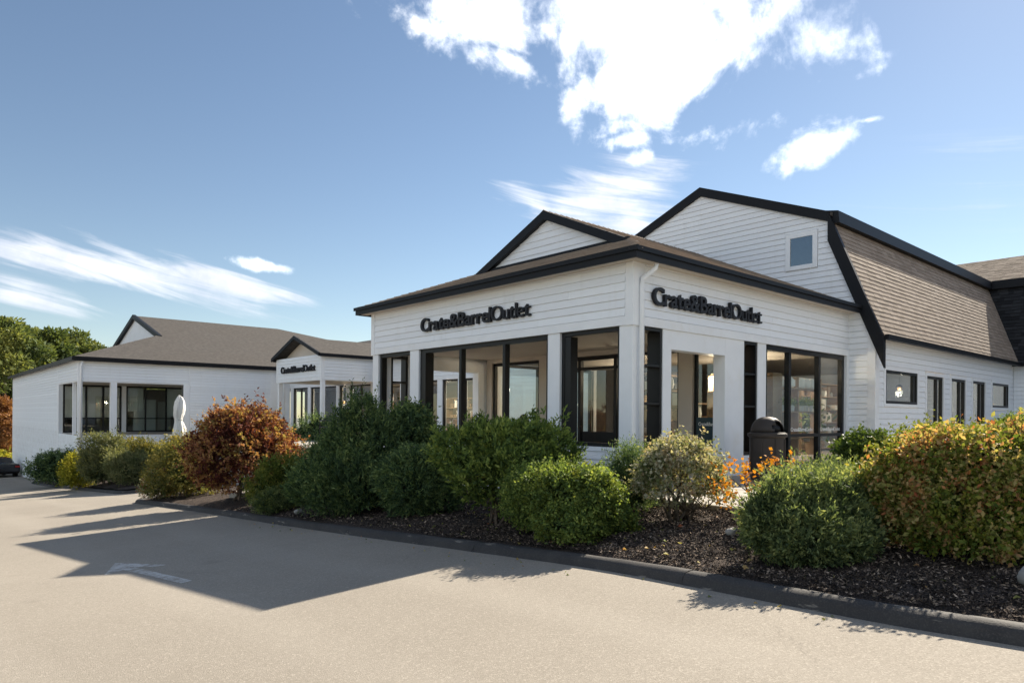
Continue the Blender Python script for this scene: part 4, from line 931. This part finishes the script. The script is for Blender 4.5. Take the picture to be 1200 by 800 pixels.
for i,(px,ds,h,r0) in enumerate(specs):
    x,y=front(px,ds); z=-4.1
    lab=labs[i] if i<6 else 'green tree mostly hidden in the back row of the wood'
    T.append(tree('pine_tree' if i%3 else 'broadleaf_tree',lab,x,y,z,h,r0,'tree',15000,100+i,GT if i>=6 else None,i%3!=0,L=.5))
x,y=front(-2,82); tree('autumn_tree','orange and rust leaved tree behind the left corner of the low building',x,y,-4.1,6.6,2.4,'tree_or',9000,140,None,False,L=.32)
x,y=front(14,88); tree('autumn_tree','small orange tree peeping past the far end of the white side wall',x,y,-4.1,5.6,1.8,'tree_or',6000,141,None,False,L=.3)
x,y=front(2,74); SH('yellow_shrub','yellow green roadside shrub behind the dark car at the left edge',x,y,4.5,1.75,'yellow',6000,.2,.09,8,'leaf',z=-4.05,seed=50,twig=.4,stems=2)
x,y=front(-30,76); SH('evergreen_shrub','green shrub left of the dark car beyond the low building',x,y,4.5,1.6,'leafy',5000,.2,.09,8,'leaf',z=-4.05,seed=51,twig=.4,stems=2)
# trees across the lot (they are seen mirrored in the shop windows)
for i in range(9):
    sx=-8+i*9.5+random.uniform(-2,2); sy=-58+random.uniform(-5,5)
    s=T[i%6]; copytree(s,(sx,sy,gz(sx,sy)),'green tree across the lot, mirrored in the shop windows','trees across the lot',random.uniform(.5,.75),random.uniform(0,6))

# ------------------------------------------------------------------ shop interior of pavilion and hall
bx('floor','concrete',pv,3.95,E,.3,E-.3,-.03,.012); bx('ceiling','indoor_wall',pv,4.16,E,.22,E-.22,2.80,2.855)
fl=MB().box(E+.27,XE,GY0+.25,GY1-.2,-.03,.01).build('floor','concrete',gh); bx('ceiling','indoor_wall',gh,E+.27,XE,GY0+.25,GY1-.2,3.15,3.25)
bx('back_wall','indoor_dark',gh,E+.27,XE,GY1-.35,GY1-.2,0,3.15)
def lamp(x,y,z,zc,label,r=.10,kind='bulb'):
    t=thing('pendant_lamp',label,'lamp',(x,y,z),'warm pendant lamps inside the shop')
    MB().tube([(x,y,z+r*1.4),(x,y,zc)],.006,4).build('cord','frame',t)
    MB().lathe([(.02,r*1.5),(r*.8,r*1.1),(r*1.15,r*.45),(r*1.1,r*.42),(.03,r*1.3)],(x,y,z),14).build('lamp_shade','frame',t,smooth=True)
    MB().lathe([(.01,-r*.55),(r*.5,-r*.35),(r*.62,0),(r*.5,r*.4),(.02,r*.6)],(x,y,z+.01),12).build('bulb',kind,t,smooth=True)
    l=bpy.data.lights.new('lamp_light','POINT'); l.energy=34; l.color=(1,.78,.56); l.shadow_soft_size=.12
    o=bpy.data.objects.new('lamp_light',l); C.objects.link(o); o.location=(0,0,-.18); o.parent=t
for x,y,z,lab in ((7.2,1.6,2.42,'nearest warm pendant lamp behind the left pane of the corner shop window'),(8.3,2.3,2.45,'warm pendant lamp high in the right pane of the corner shop window'),(8.35,3.1,2.2,'lower warm pendant lamp in the right pane of the corner shop window'),
                (5.8,2.0,2.2,'warm lamp seen through the entrance opening'),(5.6,4.6,2.3,'warm lamp behind the glass entrance door'),(7.4,6.2,2.3,'warm lamp deep inside the pavilion')):
    lamp(x,y,z,2.80,lab)
for x,y,z,lab in ((12.5,1.2,1.95,'warm lamp behind the first tall window of the hall'),(16.8,1.4,2.2,'warm lamp behind the second tall window of the hall'),(20.6,1.2,2.0,'reddish lamp glowing in the small window at the far right')):
    lamp(x,y,z,3.15,lab)
for x,y,z,lab in ((10.3,19.9,2.1,'warm lamp in the dark bay of the wing behind the porch'),(10.4,23.2,1.9,'warm lamp in the wing next to the portico'),(10.5,30.6,1.9,'orange lamp behind the left bay under the portico'),(10.8,26,2.2,'warm lamp between the partitions under the portico'),(10.6,16,2.2,'warm lamp lighting the wooden wall seen through the porch')):
    lamp(x,y,z,2.9,lab,.12)
def shelf(x,y,rz,wd,dp,h,n,label,seed,items='carton',m='wood'):
    r=random.Random(seed); t=thing('shelf_unit',label,'shelf',(x,y,0)); t.rotation_euler=(0,0,rz)
    def P(mb,nm,mm):
        o=mb.build(nm,mm); o.parent=t; return o
    P(MB().box(-wd/2,-wd/2+.04,-dp/2,dp/2,.01,h),'side_panel',m); P(MB().box(wd/2-.04,wd/2,-dp/2,dp/2,.01,h),'side_panel',m)
    for k in range(n):
        z=.08+k*(h-.1)/(n-1); P(MB().box(-wd/2+.04,wd/2-.04,-dp/2,dp/2,z,z+.03),'shelf_board',m)
        if k==n-1: break
        u=-wd/2+.08
        while u<wd/2-.3:
            ww=r.uniform(.12,.30); hh=r.uniform(.10,(h-.1)/(n-1)-.08)
            ob=(MB().box(u,u+ww,-dp/2+.04,dp/2-.08,z+.031,z+.03+hh) if r.random()<.55 else MB().lathe([(ww*.3,0),(ww*.42,hh*.4),(ww*.35,hh*.8),(ww*.22,hh)],(u+ww/2,0,z+.031),10)).build('goods',r.choice([items,'ceramic','linen','indoor_dark','carton','sign_red' if r.random()<.15 else 'wood']))
            ob.parent=t; u+=ww+r.uniform(.02,.15)
    return t
PI=math.pi
shelf(5.9,1.2,PI/2,1.8,.45,2.2,6,'wooden shelf of cartons and jars seen through the narrow black framed opening',1)
shelf(5.6,3.4,PI/2,1.9,.45,2.3,6,'shelf stacked with goods to the right of the glass door',2)
shelf(7.6,4.9,0,3.2,.45,2.4,6,'long shelf at the back of the corner shop window',3)
shelf(6.9,2.9,0,2.4,.4,1.5,4,'low shelf with bowls behind the shop window display',4)
shelf(13.7,3.0,0,3.0,.5,2.3,6,'shelf with cartons behind the first tall window of the hall',5)
shelf(17.5,3.2,0,3.4,.5,2.3,6,'shelf with goods behind the middle tall windows',6)
shelf(21,3.4,0,2.4,.5,1.6,4,'shelf behind the small right window of the hall',7)
shelf(11.6,20.0,PI/2,2.6,.5,2.0,5,'shelf with pale crockery in the bay behind the porch',8)
shelf(12.6,31.0,PI/2,3.6,.5,2.2,5,'dark goods shelf in the left bay under the portico',9,m='indoor_dark')
# window display: row of potted greens on a long stand, glass lanterns on an upper board
t=thing('display_stand','long pale display stand with potted greenery and white lanterns behind the corner shop window','stand',(6.9,.46,0))
for x in (5.75,7.0,8.25): MB().box(x-.02,x+.02,.32,.60,.02,2.15).build('upright','wood',t)
for z in (.60,1.26,1.84): MB().box(5.73,8.3,.30,.62,z,z+.035).build('shelf_board','wood',t)
for i in range(10):
    x=5.88+i*.245; o=MB().lathe([(.07,0),(.085,.15),(.075,.15)],(x,.44,1.297),10).build('flower_pot','ceramic',t)
    n=170; c=RNG.normal(size=(n,3))*np.array([.07,.06,.05])+np.array([x,.44,1.50]); leaves('leaves',o,c,unit(RNG.normal(size=(n,3))+[0,0,.6]),RNG.random(n)*.6+.2,.07,.025,'boxleaf')
for i in range(8):
    x=5.92+i*.29; MB().lathe([(.09,0),(.12,.05),(.12,.20),(.06,.27),(.04,.28)],(x,.46,1.877),12).build('lantern','linen',t,smooth=True)
t=thing('potted_plant','broad leaved potted plant standing at the right end of the shop window','plant',(8.75,.75,0))
MB().lathe([(.17,0),(.22,.42),(.19,.42)],(8.75,.75,.014),16).build('flower_pot','carton',t)
n=260; c=RNG.normal(size=(n,3))*np.array([.18,.18,.25])+np.array([8.75,.75,.98]); leaves('leaves',t,c,unit(RNG.normal(size=(n,3))+[0,0,.4]),RNG.random(n),.20,.07,'yew')
for i,(x,y) in enumerate(((5.3,1.9),(8.0,3.7))):
    t=thing('display_table',['wooden table with stacked bowls inside the entrance','wooden table set with crockery at the back of the shop'][i],'table',(x,y,0))
    MB().box(x-.7,x+.7,y-.4,y+.4,.72,.76).build('tabletop','wood',t)
    for a in (-.62,.62):
        for b in (-.33,.33): MB().box(x+a-.03,x+a+.03,y+b-.03,y+b+.03,.012,.72).build('leg','wood',t)
    for k in range(7): MB().lathe([(.05,0),(.11,.07),(.10,.07)],(x-.55+k*.18,y+random.uniform(-.2,.2),.761),10).build('bowl','ceramic',t)
for i,y in enumerate((15.2,19.2,26.0,29.9)):
    t=thing('dining_table',['pale table seen through the porch in the wooden walled bay','table with pale chairs behind the porch opening','table under the portico beside a framed picture','table in the dark left bay under the portico'][i],'table',(10.2,y,0))
    MB().box(9.8,10.6,y-.8,y+.8,.72,.76).build('tabletop','wood',t)
    for a in (9.86,10.54):
        for b in (-.72,.72): MB().box(a-.03,a+.03,y+b-.03,y+b+.03,0.0,.72).build('leg','frame',t)
    for k in range(4): MB().box(9.95+.25*(k%2),10.12+.25*(k%2),y-.6+k*.35,y-.45+k*.35,.761,.95).build('goods',random.choice(['linen','ceramic','carton']),t)
t=thing('wall_picture','pale framed picture hanging inside the bay under the portico','picture',(11.86,27,1.5)); 
MB().box(11.9,11.94,27.2,28.3,1.0,2.2).build('picture_frame','wood',t); MB().box(11.88,11.9,27.28,28.22,1.08,2.12).build('picture_print','ceramic',t)
# lettering on the door glass beside the entry (dark teal film band with white words)
t=thing('window_decal','dark teal film with small white Crate&Barrel Outlet lettering on the glass beside the entrance','decal',(3.955,.88,.52))
MB().box(3.968,3.972,.49,1.28,.50,1.12).build('film','teal',t)
sign('x','',(3.962,1.22,.93),(0,-1,0),NX,.98-.28,.085,m='decal',depth=.003,root=t)
t=thing('window_decal','white lettering strip low on the shop window glass','decal',(7.0,.04,.85))
for i in range(2):
    sign('x','',((6.12,7.68)[i],.082,.80),XD,NY,1.15,.10,m='decal',depth=.003,root=t)

# ------------------------------------------------------------------ street furniture
# rubbish bin
def binthing(x,y,z):
    t=thing('rubbish_bin','round dark brown litter bin with a domed lid standing before the entrance pier','bin',(x,y,z))
    MB().lathe([(.30,.0),(.31,.03),(.325,.12),(.335,.84),(.36,.86),(.375,.88),(.375,.93),(.34,.935),(.335,.95),(.02,.955)],(x,y,z),40).build('bin_body','plastic',t,smooth=False,bevel=.004)
    for k in range(8):
        a=k*PI/4+.2; MB().box(-.012,.012,-.006,.012,.12,.82).build('rib','plastic',t); o=C.objects[-1]; o.parent=None
        o.matrix_world=Matrix.Translation((x,y,z))@Matrix.Rotation(a,4,'Z')@Matrix.Translation((0,.338,0)); o.parent=t; o.matrix_parent_inverse=Matrix.Translation((-x,-y,-z))
    # dome with an opening cut out (front part of the rings left open)
    n=40; prof=[(.315,.955),(.31,1.02),(.285,1.10),(.24,1.17),(.17,1.225),(.09,1.25),(.0,1.26)]
    fa=math.atan2(-.86,-.10)   # the flap faces this way
    V=[];Fc=[]
    for r_,zz in prof: V+=[(x+r_*math.cos(2*PI*j/n),y+r_*math.sin(2*PI*j/n),z+zz) for j in range(n)]
    def opening(j,i):
        a=(2*PI*(j+.5)/n-fa+PI)%(2*PI)-PI; zz=(prof[i][1]+prof[i+1][1])/2-.96
        return (a/.62)**2+((zz-.085)/.105)**2<1
    for i in range(len(prof)-1):
        for j in range(n):
            if not opening(j,i): q=i*n; Fc.append((q+j,q+(j+1)%n,q+n+(j+1)%n,q+n+j))
    mb=MB(); mb.add(V,Fc); o=mb.build('dome_lid','plastic',t,smooth=True); s=o.modifiers.new('thick','SOLIDIFY'); s.thickness=.012
    MB().lathe([(.26,.957),(.24,1.06),(.15,1.16),(.01,1.19)],(x,y,z),24).build('flap','plastic_dark',t,smooth=True)
binthing(3.02,-.98,-.115)
# folded parasol
t=thing('folded_parasol','closed white patio parasol standing before the low building','parasol',(1.75,33.4,-.5))
pz=-.75; px_,py_=1.75,33.0
MB().tube([(px_,py_,pz),(px_,py_,2.15)],.03,8).build('pole','white',t); MB().lathe([(.32,0),(.32,.08),(.06,.12),(.05,.35)],(px_,py_,pz),16).build('base','concrete',t)
V=MB(); n=28
prof=[(.03,2.13),(.12,2.02),(.20,1.80),(.24,1.45),(.23,1.15),(.19,.95),(.15,.78),(.19,.60),(.26,.30),(.29,.0),(.28,-.32),(.22,-.36)]
k0=0
for i,(r_,zz) in enumerate(prof):
    for j in range(n):
        a=2*PI*j/n; f=1+(.30*math.cos(6*a+i*.25)+.10*math.cos(13*a+i))*(0 if i==0 else 1)+random.uniform(-.05,.05); V.v.append((px_+r_*f*math.cos(a)+.03*math.sin(i*.9),py_+r_*f*math.sin(a),zz))
for i in range(len(prof)-1):
    for j in range(n): q=i*n; V.f.append((q+j,q+(j+1)%n,q+n+(j+1)%n,q+n+j))
V.build('canopy','linen',t,smooth=True); MB().lathe([(.165,0),(.185,.03),(.165,.06)],(px_+.02,py_,.75),24).build('strap','ceramic',t)
# dark car at the left edge
def car(x,y,z,rz):
    t=thing('parked_car','dark parked car, only its rear quarter showing at the left edge','car',(x,y,z)); t.rotation_euler=(0,0,rz)
    prof=[(-2.2,.45),(-2.22,.75),(-2.1,.98),(-1.35,1.08),(-.75,1.42),(.35,1.46),(1.1,1.05),(2.0,.88),(2.2,.68),(2.2,.40),(1.85,.28),(-1.9,.28)]
    V=[];n=len(prof)
    for yy,sc in ((-.88,.0),(-.80,.05),(.80,.05),(.88,.0)):
        for a,b in prof: V.append((a*(1-.01*(abs(yy)<.85)),yy*(1 if b<1.0 else .80),b+(.0 if abs(yy)>.85 else .03*(b>.9))))
    Fc=[(k*n+i,k*n+(i+1)%n,(k+1)*n+(i+1)%n,(k+1)*n+i) for k in range(3) for i in range(n)]+[tuple(range(n))[::-1],tuple(3*n+i for i in range(n))]
    def P(mb,nm,mm,**k):
        o=mb.build(nm,mm,**k); o.parent=t; return o
    mb=MB(); mb.add(V,Fc); P(mb,'body','car',bevel=.04)
    for s in (-1,1):
        P(MB().prism([(-1.2,s*.775,1.08),(.95,s*.775,1.06),(.30,s*.745,1.38),(-.70,s*.745,1.36)],(0,s*.02,0)),'side_window','glass_dark')
        P(MB().prism([(-2.225,s*.85,.78),(-2.225,s*.55,.80),(-2.215,s*.55,.92),(-2.2,s*.85,.90)],(-.02,0,0)),'tail_light','red_light')
        for xx in (-1.35,1.35):
            wv=MB(); wv.tube([(xx,s*.70,.31),(xx,s*.90,.31)],.32,20); w1=P(wv,'wheel','rubber'); q=MB(); q.tube([(xx,s*.885,.31),(xx,s*.905,.31)],.19,14); o=q.build('rim','ceramic'); o.parent=w1
x,y=front(-3,66.5); car(x,y,gz(x,y)+.0,math.radians(100))
# concrete step by the maple, rocks, handrail on the walk
o=MB().box(-3.05,-2.1,10.9,11.6,-1.25,-1.02).build('stone_step','concrete',bevel=.02); tag(o,'small pale concrete step in the mulch beside the maple','step')
def rock(x,y,z,s,label,seed,m='concrete'):
    r=np.random.default_rng(seed); mb=MB(); n=14; m_=9; ph=r.uniform(0,6,6)
    for i in range(m_+1):
        th=PI*i/m_
        for j in range(n):
            a=2*PI*j/n; f=s*(1+.16*math.sin(2*a+ph[0])+.12*math.sin(3*th+ph[1]+a)+.08*math.sin(5*a+ph[2]+2*th))
            mb.v.append((x+f*math.sin(th)*math.cos(a)*1.15,y+f*math.sin(th)*math.sin(a),z+f*math.cos(th)*.75))
    for i in range(m_):
        for j in range(n): q=i*n; mb.f.append((q+j,q+n+j,q+n+(j+1)%n,q+(j+1)%n))
    tag(mb.build('rock',m,smooth=True),label,'rock')
MAT['stone']=M_paint('grey_stone',(.30,.29,.27),.35,.9)
rock(-3.46,-6.66,bedz(-3.5,-6.6)+.08,.135,'pale round rock in the mulch cut by the right edge of the picture',1,'stone')
rock(-2.75,-3.65,bedz(-2.7,-3.6)+.03,.07,'small dark stone lying on the sunlit mulch slope',2,'stone')
rock(-3.75,5.6,bedz(-3.7,5.6)+.04,.085,'small grey stone at the foot of the conical evergreen',3,'stone')
t=thing('hand_rail','low dark metal hand rail beside the walk behind the white column','railing',(1.6,12,0))
for z in (.45,.68,.92): MB().tube([(1.4,10.2,z),(1.4,15.2,z)],.02,6).build('rail','frame',t)
for y in (10.2,11.8,13.5,15.2): MB().tube([(1.4,y,-.05),(1.4,y,.92)],.022,6).build('post','frame',t)
# dark planter with flowers by the door
t=thing('planter','dark pot with a small plant and red blossom by the glass door','planter',(3.25,5.0,0))
MB().lathe([(.16,0),(.21,.45),(.18,.45)],(3.25,5.25,.005),16).build('flower_pot','frame',t); n=260; c=RNG.normal(size=(n,3))*np.array([.10,.10,.22])+np.array([3.25,5.25,.85]); leaves('leaves',t,c,unit(RNG.normal(size=(n,3))),RNG.random(n),.07,.03,'yew')
t=thing('porch_chair','dark round backed chair on the porch seen above the clipped shrub','chair',(3.1,6.5,0))
MB().box(2.85,3.35,6.25,6.75,.42,.47).build('seat','frame',t,bevel=.02)
MB().prism([(3.30,6.5+.25*math.cos(a),.80+.38*math.sin(a)) for a in [k*PI/8 for k in range(16)]],(.03,0,0)).build('backrest','frame',t)
for a,b in ((2.89,6.29),(3.31,6.29),(2.89,6.71),(3.31,6.71)): MB().tube([(a,b,0.001),(a,b,.42)],.018,6).build('leg','frame',t)
# ------------------------------------------------------------------ painted arrow on the lot
def flat(name,polys,m,h=.004):
    mb=MB()
    for P in polys:
        k=len(mb.v); mb.v+=[(x,y,lotz(x,y)+h) for x,y in P]; mb.f.append(tuple(range(k,k+len(P))))
        a=sum(P[i][0]*P[(i+1)%len(P)][1]-P[(i+1)%len(P)][0]*P[i][1] for i in range(len(P)))
        if a<0: mb.f[-1]=mb.f[-1][::-1]
    o=mb.build(name,m); o['kind']='structure'; return o
flat('painted_arrow',[[(-7.58,2.86),(-7.36,.95),(-7.22,.99),(-7.42,2.88)],[(-7.84,2.62),(-7.50,3.62),(-7.08,2.60),(-7.22,2.58),(-7.46,2.92),(-7.70,2.70)]],'arrow')

# ------------------------------------------------------------------ mulch chips and fallen leaves
def scatter(name,n,region,zf,L,Wd,m,mat_up=.35,tintf=None,seed=1,lift=.012):
    r=np.random.default_rng(seed); P=[]
    x=r.uniform(region[0],region[1],n); y=r.uniform(region[2],region[3],n)
    if m=='chip': k=x>np.array([kx(q)+.05 for q in y]); x=x[k]; y=y[k]; n=len(x)
    z=np.array([zf(a,b) for a,b in zip(x,y)])+r.uniform(.002,lift,n)
    d=r.normal(size=(n,3)); d[:,2]*=mat_up; c=np.stack([x,y,z],1)
    o=leaves(name,None,c,unit(d),r.random(n) if tintf is None else tintf(r,n),L,Wd,m,'stuff',bend=.35); return o
scatter('mulch_chips',130000,(-4.45,-1.35,-9,.3),bed1,.036,.012,'chip',seed=1)
scatter('mulch_chips',20000,(-4.0,-.6,.3,9),bed1,.05,.018,'chip',seed=2)
scatter('mulch_chips',12000,(-1.35,1.5,-9,-3.1),bed1,.05,.018,'chip',seed=3)
scatter('fallen_leaves',420,(-4.0,-1.4,-8.5,3),bed1,.055,.036,'mixed',seed=4,lift=.02)
scatter('fallen_leaves',60,(-4.75,-4.3,-7,6),lambda x,y:lotz(x,y)+.003,.045,.03,'mixed',.2,seed=5)
